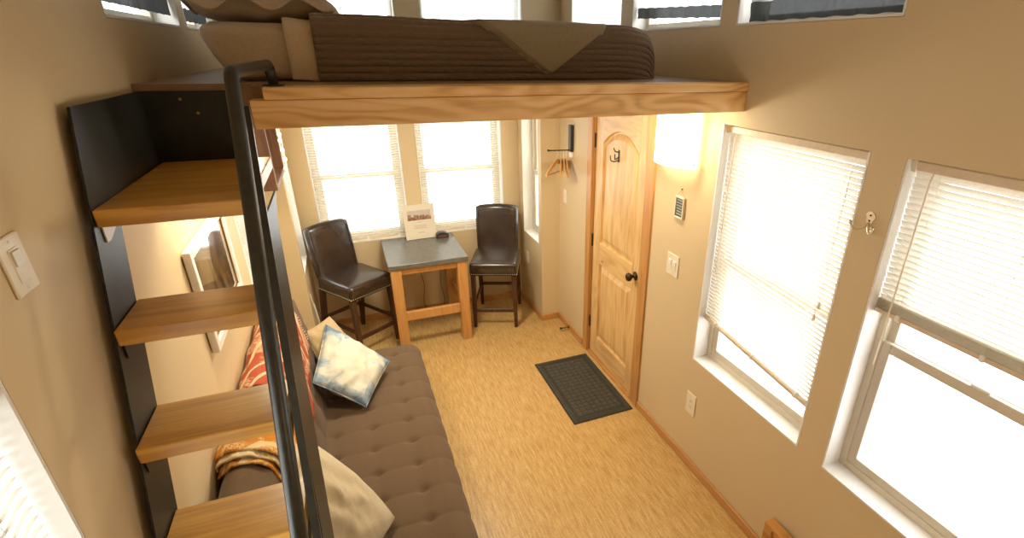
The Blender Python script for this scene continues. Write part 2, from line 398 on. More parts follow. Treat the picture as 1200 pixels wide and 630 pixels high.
# ------------------------------------------------------------------ windows
NW = [0]
def pbox(bm, place, a0, a1, z0, z1, d0, d1, bev=0, mi=0):
    p = [place(a0, z0, d0), place(a1, z1, d1)]
    xs = sorted((p[0][0], p[1][0])); ys = sorted((p[0][1], p[1][1])); zs = sorted((p[0][2], p[1][2]))
    box(bm, xs[0], xs[1], ys[0], ys[1], zs[0], zs[1], bev, mi)
def ringp(bm, place, a0, a1, z0, z1, w, d0, d1, bev=.002):
    pbox(bm, place, a0, a0+w, z0, z1, d0, d1, bev); pbox(bm, place, a1-w, a1, z0, z1, d0, d1, bev)
    pbox(bm, place, a0+w, a1-w, z0, z0+w, d0, d1, bev); pbox(bm, place, a0+w, a1-w, z1-w, z1, d0, d1, bev)
def window(place, hole, hung=True, depth=T, lock=False):
    NW[0] += 1; a0, a1, z0, z1 = hole; e = .0015
    # outer frame is the window's own mesh
    bm = BM(); ringp(bm, place, a0+e, a1-e, z0+e, z1-e, .040, .092, depth-.002)
    w = obj('window_%d' % NW[0], bm, M['vinyl'], kind='structure')
    bm = BM()   # white painted returns
    pbox(bm, place, a0+e, a0+.010, z0+.010, z1-e, .0, .092); pbox(bm, place, a1-.010, a1-e, z0+.010, z1-e, .0, .092)
    pbox(bm, place, a0+e, a1-e, z0+e, z0+.010, -.001, .092)
    obj('jamb', bm, M['white'], w)
    fa0, fa1, fz0, fz1 = a0+.036, a1-.036, z0+.036, z1-.036
    if hung:
        zm = z0+(z1-z0)*.465
        bm = BM(); ringp(bm, place, fa0, fa1, fz0, zm+.02, .042, .098, .118); obj('lower_sash', bm, M['vinyl'], w)
        bm = BM(); ringp(bm, place, fa0, fa1, zm-.015, fz1, .036, .120, .140); obj('upper_sash', bm, M['vinyl'], w)
        bm = BM(); pbox(bm, place, fa0+.036, fa1-.036, fz0+.036, zm-.016, .107, .110); pbox(bm, place, fa0+.036, fa1-.036, zm+.021, fz1-.036, .129, .132)
        obj('glass', bm, M['glass'], w)
        bm = BM(); c = (a0+a1)/2; pbox(bm, place, c-.03, c+.03, zm+.02, zm+.032, .095, .116, .003); obj('sash_lock', bm, M['white'], w)
    else:
        bm = BM(); pbox(bm, place, fa0, fa1, fz0, fz1, .107, .110); obj('glass', bm, M['glass'], w)
        if lock:
            bm = BM(); c = a0+.075; pbox(bm, place, c-.012, c+.012, fz0-.004, fz0+.04, .07, .093, .004); obj('window_latch', bm, M['black'], w)
    return w
window(PR, W1); window(PR, W2); window(PL, L1, False); window(PL, L2); window(PB, B1); window(PB, B2)
window(PBR, S1, depth=.14); window(PBL, S1, depth=.14)
UP = [(PR, (1.289, 2.102, CZ0, CZ1)), (PR, (2.212, 3.056, CZ0, CZ1)), (PR, (3.19, 3.975, CZ0, CZ1)), (PL, (2.179, 3.154, CZ0-.04, CZ1)),
      (PL, (3.29, 4.06, CZ0-.04, CZ1)), (PS, (-.33, .475, CZ0, CZ1)), (PS, (.64, 1.40, CZ0, CZ1))]
for k, (p, h) in enumerate(UP): window(p, h, False, lock=(k == 6))

# ------------------------------------------------------------------ blinds
def blind(place, hole, zbot, label, group, tilt=50, stack=0, slope=0, pitch=.0215, mid=.045, wand=True, cords=True, sw=.0125, side=.014):
    a0, a1, z0, z1 = hole; a0 += side; a1 -= side; ztop = z1-.006
    o = thing('window_blind', label, 'blind', place((a0+a1)/2, zbot, mid), 0, group)
    bm = BM(); pbox(bm, place, a0, a1, ztop-.032, ztop, mid-.022, mid+.018, .003)
    obj('headrail', bm, M['blindrail'], o)
    for s in (a0-.004, a1-.012):
        bm = BM(); pbox(bm, place, s, s+.016, ztop-.036, ztop+.003, mid-.025, mid+.02, .002); obj('end_bracket', bm, M['plate'], o)
    bm = BM(); z = ztop-.045; zend = zbot+.018+stack; ct, st = cos(radians(tilt))*sw, sin(radians(tilt))*sw
    n = 0
    rows = []
    while z > zend: rows.append((z, ct, st)); z -= pitch
    if stack:
        k = int(stack/.0035)
        rows += [(zbot+.018+stack*(i+.5)/k, sw, .001) for i in range(k)]
    for z, c, s in rows:
        fr = (ztop-z)/(ztop-zbot); dz = slope*fr
        L = []
        for (u, h) in ((-1, 0), (0, .0016), (1, 0)):
            d = mid+u*c + h*s/sw; zz = z - u*s + h*c/sw     # room side edge high, outer edge low
            L.append((bm.verts.new(place(a0, zz+dz, d)), bm.verts.new(place(a1, zz-dz, d))))
        for i in (0, 1): bm.faces.new((L[i][0], L[i][1], L[i+1][1], L[i+1][0]))
    obj('slats', bm, M['blind'], o)
    bm = BM(); vs = box(bm, 0, 1, 0, 1, 0, 1)
    for v in vs:
        a = a0+(a1-a0)*v.co.x; zz = zbot+v.co.z*.016 + slope*(1-2*v.co.x); d = mid-.013+.026*v.co.y; v.co = place(a, zz, d)
    obj('bottom_rail', bm, M['blindrail'], o)
    for f in (.12, .5, .88):
        bm = BM()
        a = a0+(a1-a0)*f
        for dd in (-sw-.001, sw+.001): tube(bm, [place(a, ztop-.03, mid+dd), place(a, zbot+slope*(1-2*f)+.014, mid+dd)], .0007, 4)
        pbox(bm, place, a-.008, a+.008, zbot-.004+slope*(1-2*f), zbot+.022+slope*(1-2*f), mid-.016, mid+.016, .002)
        obj('ladder_cord', bm, M['white'], o)
    if wand:
        bm = BM(); a = a1-.075
        tube(bm, [place(a, ztop-.03, mid-.028), place(a, ztop-.05, mid-.034), place(a+.005, ztop-.75, mid-.036)], .0032, 6); obj('tilt_wand', bm, M['plate'], o)
    if cords:
        c = BM(); a = a0+.06
        for k, (dl, da) in enumerate(((.62, 0), (.68, .012))):
            tube(c, [place(a, ztop-.03, mid-.026), place(a+da, ztop-dl, mid-.030)], .0011, 5)
        cd = obj('pull_cord', c, M['white'], o)
        for dl, da in ((.62, 0), (.68, .012)):
            b2 = BM(); lathe(b2, [(.003, 0), (.006, .012), (.008, .03), (.004, .034)], Vector(place(a+da, ztop-dl, mid-.03)), (0, 0, -1), 8)
            obj('tassel', b2, M['plate'], cd)
    return o
g = 'cream slatted blinds in the windows'
blind(PR, W1, .975, 'cream blind beside the wall lamp, lowered to leave a strip of glass', g, tilt=66, slope=-.042)
blind(PR, W2, 1.515, 'cream blind half raised in the window at the right edge of the picture', g, tilt=66, stack=.036, cords=False)
blind(PL, L1, .80, 'white blind seen close at the bottom left corner of the picture', g, tilt=25, cords=False, wand=False, pitch=.024, side=.02)
blind(PL, L2, .80, 'blind behind the stair, in the left window beside the framed landscape picture', g, tilt=20, cords=False, wand=False)
blind(PB, B1, .80, 'blind in the back window behind the left stool', g, tilt=32, cords=False)
blind(PB, B2, .80, 'blind in the back window behind the right stool', g, tilt=32, cords=False)

# ------------------------------------------------------------------ curtains at the loft windows
def curtain(place, a0, a1, ztop, zbot, folds, mat, hemh, label, hemmat='hem', amp=.005, d=.03, seed=0, slant=0):
    rnd = random.Random(seed); ph = rnd.random()*6
    def fn(z_a, z_b):
        def f(u, v):
            a = a0+(a1-a0)*u; z = z_a+(z_b-z_a)*v
            w = sin(u*folds*2*pi+ph)*amp + sin(u*folds*4.3*pi+ph*2)*amp*.4
            return Vector(place(a+.004*sin(v*5+u*20), z-slant*u-.0015*sin(u*folds*2*pi+1), d+w))
        return f
    o = thing('curtain', label, 'curtain', place((a0+a1)/2, zbot, d), 0, 'short curtains at the loft windows')
    bm = BM(); grid_surf(bm, folds*10, 6, fn(ztop, zbot+hemh)); obj('curtain_panel', bm, M[mat], o, True)
    if hemh:
        bm = BM(); grid_surf(bm, folds*10, 3, fn(zbot+hemh, zbot)); obj('curtain_hem', bm, M[hemmat], o, True)
    bm = BM(); tube(bm, [place(a0-.03, ztop, d), place(a1+.03, ztop, d)], .006, 8)
    obj('curtain_rod', bm, M['black'], o)
    return o
curtain(PR, 1.31, 2.06, 2.93, 2.515, 7, 'greyc', .075, 'dark grey curtain in the loft window at the top right, nearest the right edge', seed=1)
curtain(PR, 2.235, 3.04, 2.93, 2.54, 8, 'sheer', .055, 'pale sheer curtain with black hem in the loft window past the bed foot', seed=2, slant=-.03)
curtain(PR, 3.24, 3.90, 2.93, 2.505, 6, 'sheer', 0, 'plain pale curtain in the loft window in the far right corner', seed=3)
curtain(PS, -.31, .455, 2.93, 2.505, 7, 'sheer', 0, 'plain pale curtain in the back loft window next to the pillows', seed=4)
curtain(PS, .66, 1.385, 2.93, 2.505, 7, 'sheer', 0, 'plain pale curtain in the back loft window above the olive blanket', seed=5)
curtain(PL, 2.22, 3.14, 2.93, 2.51, 8, 'hem', .08, 'near black curtain in the loft window on the left wall', seed=6)
curtain(PL, 3.32, 4.04, 2.93, 2.50, 6, 'sheer', .06, 'pale curtain with dark hem just left of the pillows', seed=8)

# ------------------------------------------------------------------ door
def door():
    X = W+.012
    P = lambda a, z, d: (X+d, a, z)
    y0, y1, z0, z1 = 2.772, 3.510, .022, 2.085
    s = .115   # stile
    d = None
    bm = BM()
    pbox(bm, P, y0, y0+s, z0, z1, 0, .036, .0015); pbox(bm, P, y1-s, y1, z0, z1, 0, .036, .0015)
    d = obj('door_1', bm, M['door'], kind='structure')
    ya, yb = y0+s, y1-s
    zs, zp = 1.80, 1.905
    def arch(a, lo, hi): t = (a-(ya+yb)/2)/((yb-ya)/2); return lo+(hi-lo)*(1-t*t)
    bm = BM()
    N = 20
    pts = [(ya, z1), (yb, z1)] + [(yb+(ya-yb)*i/N, arch(yb+(ya-yb)*i/N, zs, zp)) for i in range(N+1)]
    prism(bm, pts, 0, .036, P)
    pbox(bm, P, ya, yb, z0, z0+.18, 0, .036, .0015)
    pbox(bm, P, ya, yb, .865, 1.04, 0, .036, .0015)
    obj('rail', bm, M['doorh'], d)
    for lo, top in ((z0+.18, None), (1.04, 'arch')):
        bm = BM()
        def loop(ins, dep):
            A, B = ya-.002+ins, yb+.002-ins
            if top: up = [(B+(A-B)*i/N, arch(min(max(B+(A-B)*i/N, ya), yb), zs, zp)-ins) for i in range(N+1)]
            else: up = [(B+(A-B)*i/N, .865-ins) for i in range(N+1)]
            return [bm.verts.new(P(a, z, dep)) for a, z in [(A, lo+ins), (B, lo+ins)] + up]
        L = [loop(0, 0.001), loop(.004, .018), loop(.016, .018), loop(.055, .003), loop(.058, .003)]
        for a, b in zip(L, L[1:]):
            n = len(a)
            for i in range(n): bm.faces.new((a[i], a[(i+1) % n], b[(i+1) % n], b[i]))
        bm.faces.new(L[-1])
        obj('panel', bm, M['door'], d)
    bm = BM(); lathe(bm, [(.030, 0), (.032, .004), (.026, .008), (.011, .012), (.010, .030), (.020, .036), (.029, .048), (.030, .058), (.024, .068), (.010, .072)], (X, y0+.058, .985), (-1, 0, 0), 24)
    obj('door_knob', bm, M['bronze'], d, True)
    for z in (1.80, 1.03, .30):
        bm = BM(); box(bm, X-.007, X+.004, y1-.001, y1+.011, z-.05, z+.05, .002); tube(bm, [(X-.006, y1+.005, z-.052), (X-.006, y1+.005, z+.052)], .006, 8)
        obj('hinge', bm, M['bronze'], d)
    # double coat hook on the door
    return d
door()
bm = BM()
P = lambda a, z, d: (W+d, a, z)
def casing(bm, a0, a1, z0, z1): pbox(bm, P, a0, a1, z0, z1, -.016, 0.0, .003)
casing(bm, 2.655, 2.752, 0, 2.13); casing(bm, 3.528, 3.605, 0, 2.13); casing(bm, 2.655, 3.605, 2.10, 2.144)
pbox(bm, P, 2.737, 2.768, 0, 2.105, 0, .14); pbox(bm, P, 3.514+.008, 3.543, 0, 2.105, 0, .14); pbox(bm, P, 2.768, 3.514, 2.09, 2.105, 0, .14)
obj('trim_1', bm, M['casing'], kind='structure')
bm = BM(); box(bm, W-.012, W+.14, 2.768, 3.52, 0, .016, .003); obj('trim_2', bm, M['base'], kind='structure')
bm = BM(); box(bm, W+.046, W+.05, 2.768, 3.52, .016, 2.1); obj('door_backing', bm, M['white'], kind='structure')  # unseen backing panel behind the door, blocks outside light

def jhook(bm, place, a, z, out, r=.006, spread=0):
    pts = fillet([place(a, z, 0), place(a+spread*.3, z-.01, -out*.6), place(a+spread, z-.005, -out), place(a+spread*1.1, z+.03, -out*1.05)], .02)
    tube(bm, pts, r, 8)
PD = lambda a, z, d: (W+.012+d, a, z)
t = thing('coat_hook', 'dark double coat hook on the arched door panel', 'hook', (W+.015, 3.16, 1.73), group='wall hooks')
bm = BM(); pbox(bm, lambda a, z, d: (W+.015+d, a, z), 3.15, 3.17, 1.70, 1.785, -.004, 0, .002); obj('hook_plate', bm, M['bronze'], t)
for sgn, zz in ((1, 1.715), (-1, 1.735)):
    bm = BM(); jhook(bm, PD, 3.16, zz, .045, .004, sgn*.03); obj('prong', bm, M['bronze'], t, True)
bm = BM(); tube(bm, fillet([PD(3.16, 1.77, 0), PD(3.16, 1.775, -.03), PD(3.16, 1.80, -.04)], .02), .004, 8); obj('prong', bm, M['bronze'], t, True)
# chrome hook between windows
yh, zh = 1.222, 1.855
t = thing('coat_hook', 'shiny silver double coat hook on the wall between the two big windows', 'hook', (W, yh, zh), group='wall hooks')
bm = BM(); pts = [(yh+.020*cos(k*pi/10)*(1 if sin(k*pi/10) > 0 else .7), zh+.02*sin(k*pi/10)*(1.1 if sin(k*pi/10) > 0 else 1.6)) for k in range(20)]
prism(bm, pts, -.004, 0, PR); obj('hook_plate', bm, M['chrome'], t)
for sgn in (1, -1):
    bm = BM(); tube(bm, fillet([PR(yh, zh-.02, -.002), PR(yh+sgn*.012, zh-.045, -.018), PR(yh+sgn*.034, zh-.05, -.034), PR(yh+sgn*.046, zh-.028, -.042)], .025), .0042, 8)
    lathe(bm, [(.004, -.006), (.007, 0), (.004, .006)], PR(yh+sgn*.046, zh-.024, -.042), (0, 0, 1), 10)
    obj('prong', bm, M['chrome'], t, True)
for dz in (.008, -.012):
    bm = BM(); lathe(bm, [(.004, 0), (.003, .002)], PR(yh, zh+dz, -.004), (-1, 0, 0), 8); obj('screw', bm, M['bronze'], t)

# ------------------------------------------------------------------ switches and outlets
def plate(name, label, cat, place, a, z, w=.072, h=.116, gang=1, kind='switch', group=None, sc=1):
    t = thing(name, label, cat, place(a, z, 0), 0, group)
    bm = BM(); pbox(bm, place, a-w/2, a+w/2, z-h/2, z+h/2, -.006, 0, .002); obj('cover_plate', bm, M['plate'], t)
    for k in range(gang):
        c = a+(k-(gang-1)/2)*.046
        if kind == 'switch':
            bm = BM(); pbox(bm, place, c-.0165, c+.0165, z-.033, z+.033, -.0075, -.005, .001); r = obj('rocker', bm, M['plate'], t)
            bm = BM(); prism(bm, [(c-.0135, -.0068), (c-.0135, -.0110), (c+.0135, -.0110), (c+.0135, -.0068)], z, z+.028, lambda a_, b_, d_: place(a_, d_, b_)); obj('paddle', bm, M['white'], r)
        else:
            for dz in (-.0195, .0195):
                bm = BM(); pts = [(c+.016*cos(q*pi/8), z+dz+.014*sin(q*pi/8)) for q in range(16)]; prism(bm, pts, -.0082, -.005, place); s = obj('socket', bm, M['plate'], t)
                bm = BM()
                for da in (-.006, .006): pbox(bm, place, c+da-.0012, c+da+.0012, z+dz-.002, z+dz+.006, -.0086, -.0078)
                pbox(bm, place, c-.002, c+.002, z+dz-.009, z+dz-.005, -.0086, -.0078)
                obj('slot', bm, M['black'], s)
    for dz in ((-.045, .045) if kind == 'switch' else (0,)):
        bm = BM(); lathe(bm, [(.003, 0), (.002, .0012)], place(a, z+dz, -.006), Vector(place(0, 0, -1))-Vector(place(0, 0, 0)), 8)
        obj('screw', bm, M['white'], t)
    return t
plate('light_switch', 'cream rocker light switch on the near left wall, left edge of the picture', 'light switch', PL, 1.235, 2.005, w=.080, h=.112)
plate('light_switch', 'cream double rocker switch on the wall below the small hanging sign', 'light switch', PR, 2.39, 1.235, w=.12, h=.135, gang=2)
plate('light_switch', 'pale switch on the wall below the wooden hangers', 'light switch', PR, 4.06, 1.25)
plate('power_outlet', 'cream outlet low on the right wall beneath the first big window', 'outlet', PR, 2.058, .448, w=.088, h=.145, kind='outlet')
plate('power_outlet', 'outlet on the back wall behind the table with two black cables', 'outlet', PB, .50, .45, kind='outlet')
plate('power_outlet', 'outlet on the short side wall right of the right stool', 'outlet', PBR, 4.60, .52, kind='outlet')

# ------------------------------------------------------------------ wall lamp and sign
def sconce():
    yc, z0_, z1_ = 2.43, 1.83, 2.125
    t = thing('wall_sconce', 'glowing half round wall lamp right of the door under the loft beam', 'wall lamp', (W, yc, z0_))
    bm = BM(); pbox(bm, PR, yc-.13, yc+.13, z0_+.03, z1_-.03, -.012, 0, .003); obj('back_plate', bm, M['chrome'], t)
    bm = BM()
    def f(u, v): a = pi*u; return Vector((W-.012-.105*sin(a), yc+.175*cos(a), z0_+(z1_-z0_)*v))
    grid_surf(bm, 24, 4, f); o = obj('lamp_shade', bm, M['shade'], t, True); solid(o, .004)
    for s in (-1, 1):
        bm = BM(); lathe(bm, [(.004, 0), (.007, .004), (.007, .012), (.003, .016)], (W-.035, yc+s*.176, z0_+.025), (-.3, s*1.0, 0), 10); obj('shade_screw', bm, M['chrome'], t)
sconce()
def sign():
    y, z = 2.372, 1.592
    t = thing('hanging_sign', 'small dark framed sign hung by twine on the wall under the lamp', 'sign', (W, y, z))
    bm = BM(); ringp(bm, PR, y-.042, y+.042, z-.062, z+.062, .009, -.016, -.002, .001); obj('sign_frame', bm, M['paper'], t)
    bm = BM(); pbox(bm, PR, y-.034, y+.034, z-.054, z+.054, -.012, -.004); obj('sign_face', bm, M['slate'], t)
    rnd = random.Random(3); bm = BM()
    for r_ in range(6):
        a = y-.026
        while a < y+.022:
            w_ = rnd.uniform(.003, .006); pbox(bm, PR, a, a+w_, z+.038-r_*.016, z+.046-r_*.016, -.0128, -.012); a += w_+.003
    obj('sign_lettering', bm, M['signink'], t)
    bm = BM(); tube(bm, [PR(y-.036, z+.06, -.009), PR(y, z+.105, -.004), PR(y+.036, z+.06, -.009)], .0016, 5); obj('twine', bm, M['hangerwood'], t)
    bm = BM(); lathe(bm, [(.003, 0), (.004, .008)], PR(y, z+.104, 0), (-1, 0, 0), 8); obj('nail', bm, M['bronze'], t)
sign()

# ------------------------------------------------------------------ clothes rail with hangers
def clothes_rail():
    t = thing('wall_clothes_rail', 'black wall bracket with thin rod beside the door frame', 'clothes rail', (W, 3.92, 1.65))
    bm = BM(); pbox(bm, PR, 3.895, 3.945, 1.655, 1.86, -.03, 0, .004); obj('bracket', bm, M['black'], t)
    bm = BM(); tube(bm, [(W-.02, 3.92, 1.665), (1.50, 3.92, 1.672)], .005, 8); lathe(bm, [(.006, 0), (.010, .008), (.008, .016)], (1.508, 3.92, 1.672), (-1, 0, 0), 12); obj('rod', bm, M['bronze'], t)
    bm = BM(); pbox(bm, PR, 3.90, 3.94, 1.605, 1.65, -.024, 0, .004); obj('latch', bm, M['white'], t)
clothes_rail()
def hanger_parts(t):
    w = .17
    bm = BM()
    prev = []
    for k in range(13):
        u = -1+2*k/12; y = u*w; z = -.075-.085*abs(u)**1.3; hh = .011+.008*(1-abs(u)); th = .006
        prev.append([bm.verts.new((s*th, y, z+q*hh)) for s, q in ((-1, -1), (1, -1), (1, 1), (-1, 1))])
    for a, b in zip(prev, prev[1:]):
        for k in range(4): bm.faces.new((a[k], a[(k+1) % 4], b[(k+1) % 4], b[k]))
    bm.faces.new(prev[0]); bm.faces.new(prev[-1])
    obj('shoulder_bar', bm, M['hangerwood'], t, False)
    bm = BM(); tube(bm, [(0, -w+.01, -.163), (0, w-.01, -.163)], .0055, 8); obj('trouser_bar', bm, M['hangerwood'], t)
    bm = BM(); pts = [(0, 0, -.066), (0, 0, -.045)] + [(0, .014*sin(a)+0, -.012+.0-.018*cos(a)+.002) for a in [i*pi/8 for i in range(1, 12)]]
    tube(bm, pts, .0018, 6); obj('hook', bm, M['chrome'], t)
for i, (x, rz, rx, lab) in enumerate([(1.655, -16, 4, 'wooden hanger nearest the wall on the small rod'), (1.632, -20, -2, 'wooden hanger second from the wall on the small rod'),
                                      (1.610, -25, 3, 'wooden hanger third from the wall on the small rod'), (1.575, -52, 0, 'outermost wooden hanger on the rod, turned to show its triangle')]):
    if i == 0:
        h = thing('coat_hanger', lab, 'hanger', (0, 0, 0), 0, 'wooden hangers on the small rod'); hanger_parts(h); proto = h
    else:
        h = proto.copy(); COL.objects.link(h); h['label'] = lab
        for ch in list(proto.children):
            c = ch.copy(); COL.objects.link(c); c.parent = h
    h.location = (x, 3.92, 1.660); h.rotation_euler = (radians(rx), 0, radians(rz))

# door stop
bm = BM(); t = thing('door_stop', 'small dark spring door stop at the baseboard left of the door', 'door stop', (W-.014, 3.92, .03))
pts = [(W-.02-.0012*k, 3.92+.006*cos(k*.9), .035+.006*sin(k*.9)) for k in range(56)]
tube(bm, pts, .0022, 5); obj('spring', bm, M['bronze'], t)
bm = BM(); lathe(bm, [(.010, 0), (.011, .012), (.007, .018)], (W-.086, 3.92, .035), (-1, 0, 0), 12); obj('tip', bm, M['black'], t)
bm = BM(); lathe(bm, [(.012, 0), (.010, .006)], (W-.014, 3.92, .035), (-1, 0, 0), 12); obj('mount', bm, M['bronze'], t)

# ------------------------------------------------------------------ door mat
def mat_():
    x0, x1, y0, y1 = 1.196, 1.668, 2.644, 3.475
    t = thing('door_mat', 'dark rubber mat with basket weave relief on the floor before the door', 'mat', ((x0+x1)/2, (y0+y1)/2, 0))
    bm = BM(); box(bm, x0, x1, y0, y1, 0, .007, .002); obj('mat_base', bm, M['rubber'], t)
    bm = BM()
    for ins, w in ((.014, .006), (.030, .005)):
        for a in ((x0+ins, x1-ins, y0+ins, y0+ins+w), (x0+ins, x1-ins, y1-ins-w, y1-ins), (x0+ins, x0+ins+w, y0+ins, y1-ins), (x1-ins-w, x1-ins, y0+ins, y1-ins)):
            box(bm, a[0], a[1], a[2], a[3], .006, .0105, .001)
    p = .044; nx = int((x1-x0-.1)/p); ny = int((y1-y0-.1)/p)
    ox = (x0+x1)/2-nx*p/2; oy = (y0+y1)/2-ny*p/2
    for i in range(nx):
        for j in range(ny):
            cx, cy = ox+(i+.5)*p, oy+(j+.5)*p
            for k in (-1, 0, 1):
                if (i+j) % 2: box(bm, cx-.019, cx+.019, cy+k*.0125-.0045, cy+k*.0125+.0045, .006, .011)
                else: box(bm, cx+k*.0125-.0045, cx+k*.0125+.0045, cy-.019, cy+.019, .006, .011)
    obj('raised_pattern', bm, M['rubber2'], t)
mat_()

# ------------------------------------------------------------------ loft
t = thing('loft_platform', 'sleeping loft platform with a pale knotty wood front beam', 'loft', (.56, 1.962, DB))
bm = BM(); box(bm, -.246, W-.001, 1.962, 2.05, DB, 2.232, .002); obj('front_beam', bm, M['beam'], t)
bm = BM(); box(bm, -.205, W-.001, 1.958, 2.06, 2.2335, DZ, .003); obj('front_cap', bm, M['beam'], t)
bm = BM(); box(bm, -.246, W-.001, 2.06, 2.205, 2.2, DZ); box(bm, XL+.001, W-.001, 2.205, YS-.001, 2.2, DZ); obj('deck', bm, M['deck'], t)
bm = BM()
for x in (0.25, .75, 1.25): box(bm, x-.02, x+.02, 2.06, YS-.01, DB+.005, 2.199)
obj('joist', bm, M['beam'], t)

# bed
def rounded(bm, x0, x1, y0, y1, z0, z1, r, n=6, bulge=.012, mi=0, sub=1, wob=0, ripple=None):
    # rounded box by superellipse mapping of a subdivided cube
    nx, ny, nz = 40, 28, 12
    cx, cy, cz = (x0+x1)/2, (y0+y1)/2, (z0+z1)/2; hx, hy, hz = (x1-x0)/2, (y1-y0)/2, (z1-z0)/2
    verts = {}
    def mapc(p):
        q = Vector((p[0]*hx, p[1]*hy, p[2]*hz))
        c = Vector((max(-hx+r, min(hx-r, q.x)), max(-hy+r, min(hy-r, q.y)), max(-hz+r, min(hz-r, q.z))))
        d = q-c
        if d.length > 1e-6:
            m = max(abs(d.x), abs(d.y), abs(d.z)); q = c+d.normalized()*m
        if bulge:
            q.x *= 1+bulge*(1-p[2]**2); q.y *= 1+bulge*(1-p[2]**2)
        if wob: q.z += wob*noise.noise(Vector((q.x*4, q.y*4, q.z*4)))*(1 if p[2] > 0 else 0)
        return Vector((cx, cy, cz))+q
    def get(p):
        k = tuple(round(c, 5) for c in p)
        if k not in verts: verts[k] = bm.verts.new(mapc(p))
        return verts[k]
    def lin(n): return [-1+2*i/n for i in range(n+1)]
    X, Y, Z = lin(nx), lin(ny), lin(nz)
    def face(*ps): bm.faces.new([get(p) for p in ps]).material_index = mi
    for i in range(nx):
        for j in range(ny):
            for z in (-1, 1): face((X[i], Y[j], z), (X[i+1], Y[j], z), (X[i+1], Y[j+1], z), (X[i], Y[j+1], z))
    for i in range(nx):
        for k in range(nz):
            for y in (-1, 1): face((X[i], y, Z[k]), (X[i+1], y, Z[k]), (X[i+1], y, Z[k+1]), (X[i], y, Z[k+1]))
    for j in range(ny):
        for k in range(nz):
            for x in (-1, 1): face((x, Y[j], Z[k]), (x, Y[j+1], Z[k]), (x, Y[j+1], Z[k+1]), (x, Y[j], Z[k+1]))
BX0, BX1, BY0, BY1, BZ1 = -.415, 1.425, 2.30, 3.80, 2.475
t = thing('mattress', 'mattress in a cream fitted sheet lying on the loft platform', 'mattress', ((BX0+BX1)/2, (BY0+BY1)/2, DZ))
bm = BM(); rounded(bm, BX0+.01, BX1-.055, BY0+.012, BY1, DZ+.001, BZ1-.010, .045)
for v in bm.verts:
    k_ = max(0, 1-(v.co.z-DZ)/.20); v.co.x += .085*k_**1.2*max(0, 1-(v.co.x-BX0)/.35)
obj('fitted_sheet', bm, M['sheet'], t, True)
# folded top sheet band, follows the front side and the top
def drape(x0, x1, off, lift, nx, fn=None, zlow=DZ+.004, ripples=0, amp=0, front_only=False):
    prof = []
    y_f = BY0-off; zt = BZ1+lift
    n = 22
    for k in range(n+1): prof.append((y_f+.006*sin(k/n*pi)*-1, zlow+(zt-.055-zlow)*k/n))
    for k in range(1, 9): a = pi/2*k/8; prof.append((y_f+.055*(1-cos(a)), zt-.055+.055*sin(a)))
    if not front_only:
        for k in range(1, 31): prof.append((y_f+.055+(BY1-BY0-.08)*k/30, zt))
        for k in range(1, 9): a = pi/2*k/8; prof.append((BY1+off-.055*(1-sin(a)) , zt-.055*(1-cos(a))))
        prof.append((BY1+off, DZ+.05))
    bm = BM(); m = len(prof)-1
    L = [0]
    for a, b in zip(prof, prof[1:]): L.append(L[-1]+math.hypot(b[0]-a[0], b[1]-a[1]))
    def f(u, v):
        i = int(round(v*m)); y, z = prof[i]; x = x0+(x1-x0)*u
        q = fn(x, y, z, L[i], i, m) if fn else (0, 0, 0)
        return Vector((x+q[0], y+q[1], z+q[2]))
    grid_surf(bm, nx, m, f); return bm
bm = drape(-.13, -.015, .004, .004, 8, lambda x, y, z, l, i, m: (-.02*l*.3, -.002*sin(x*60+l*9), .003*sin(x*40)))
o = obj('top_sheet_fold', bm, M['sheetband'], t, True); solid(o, .004)
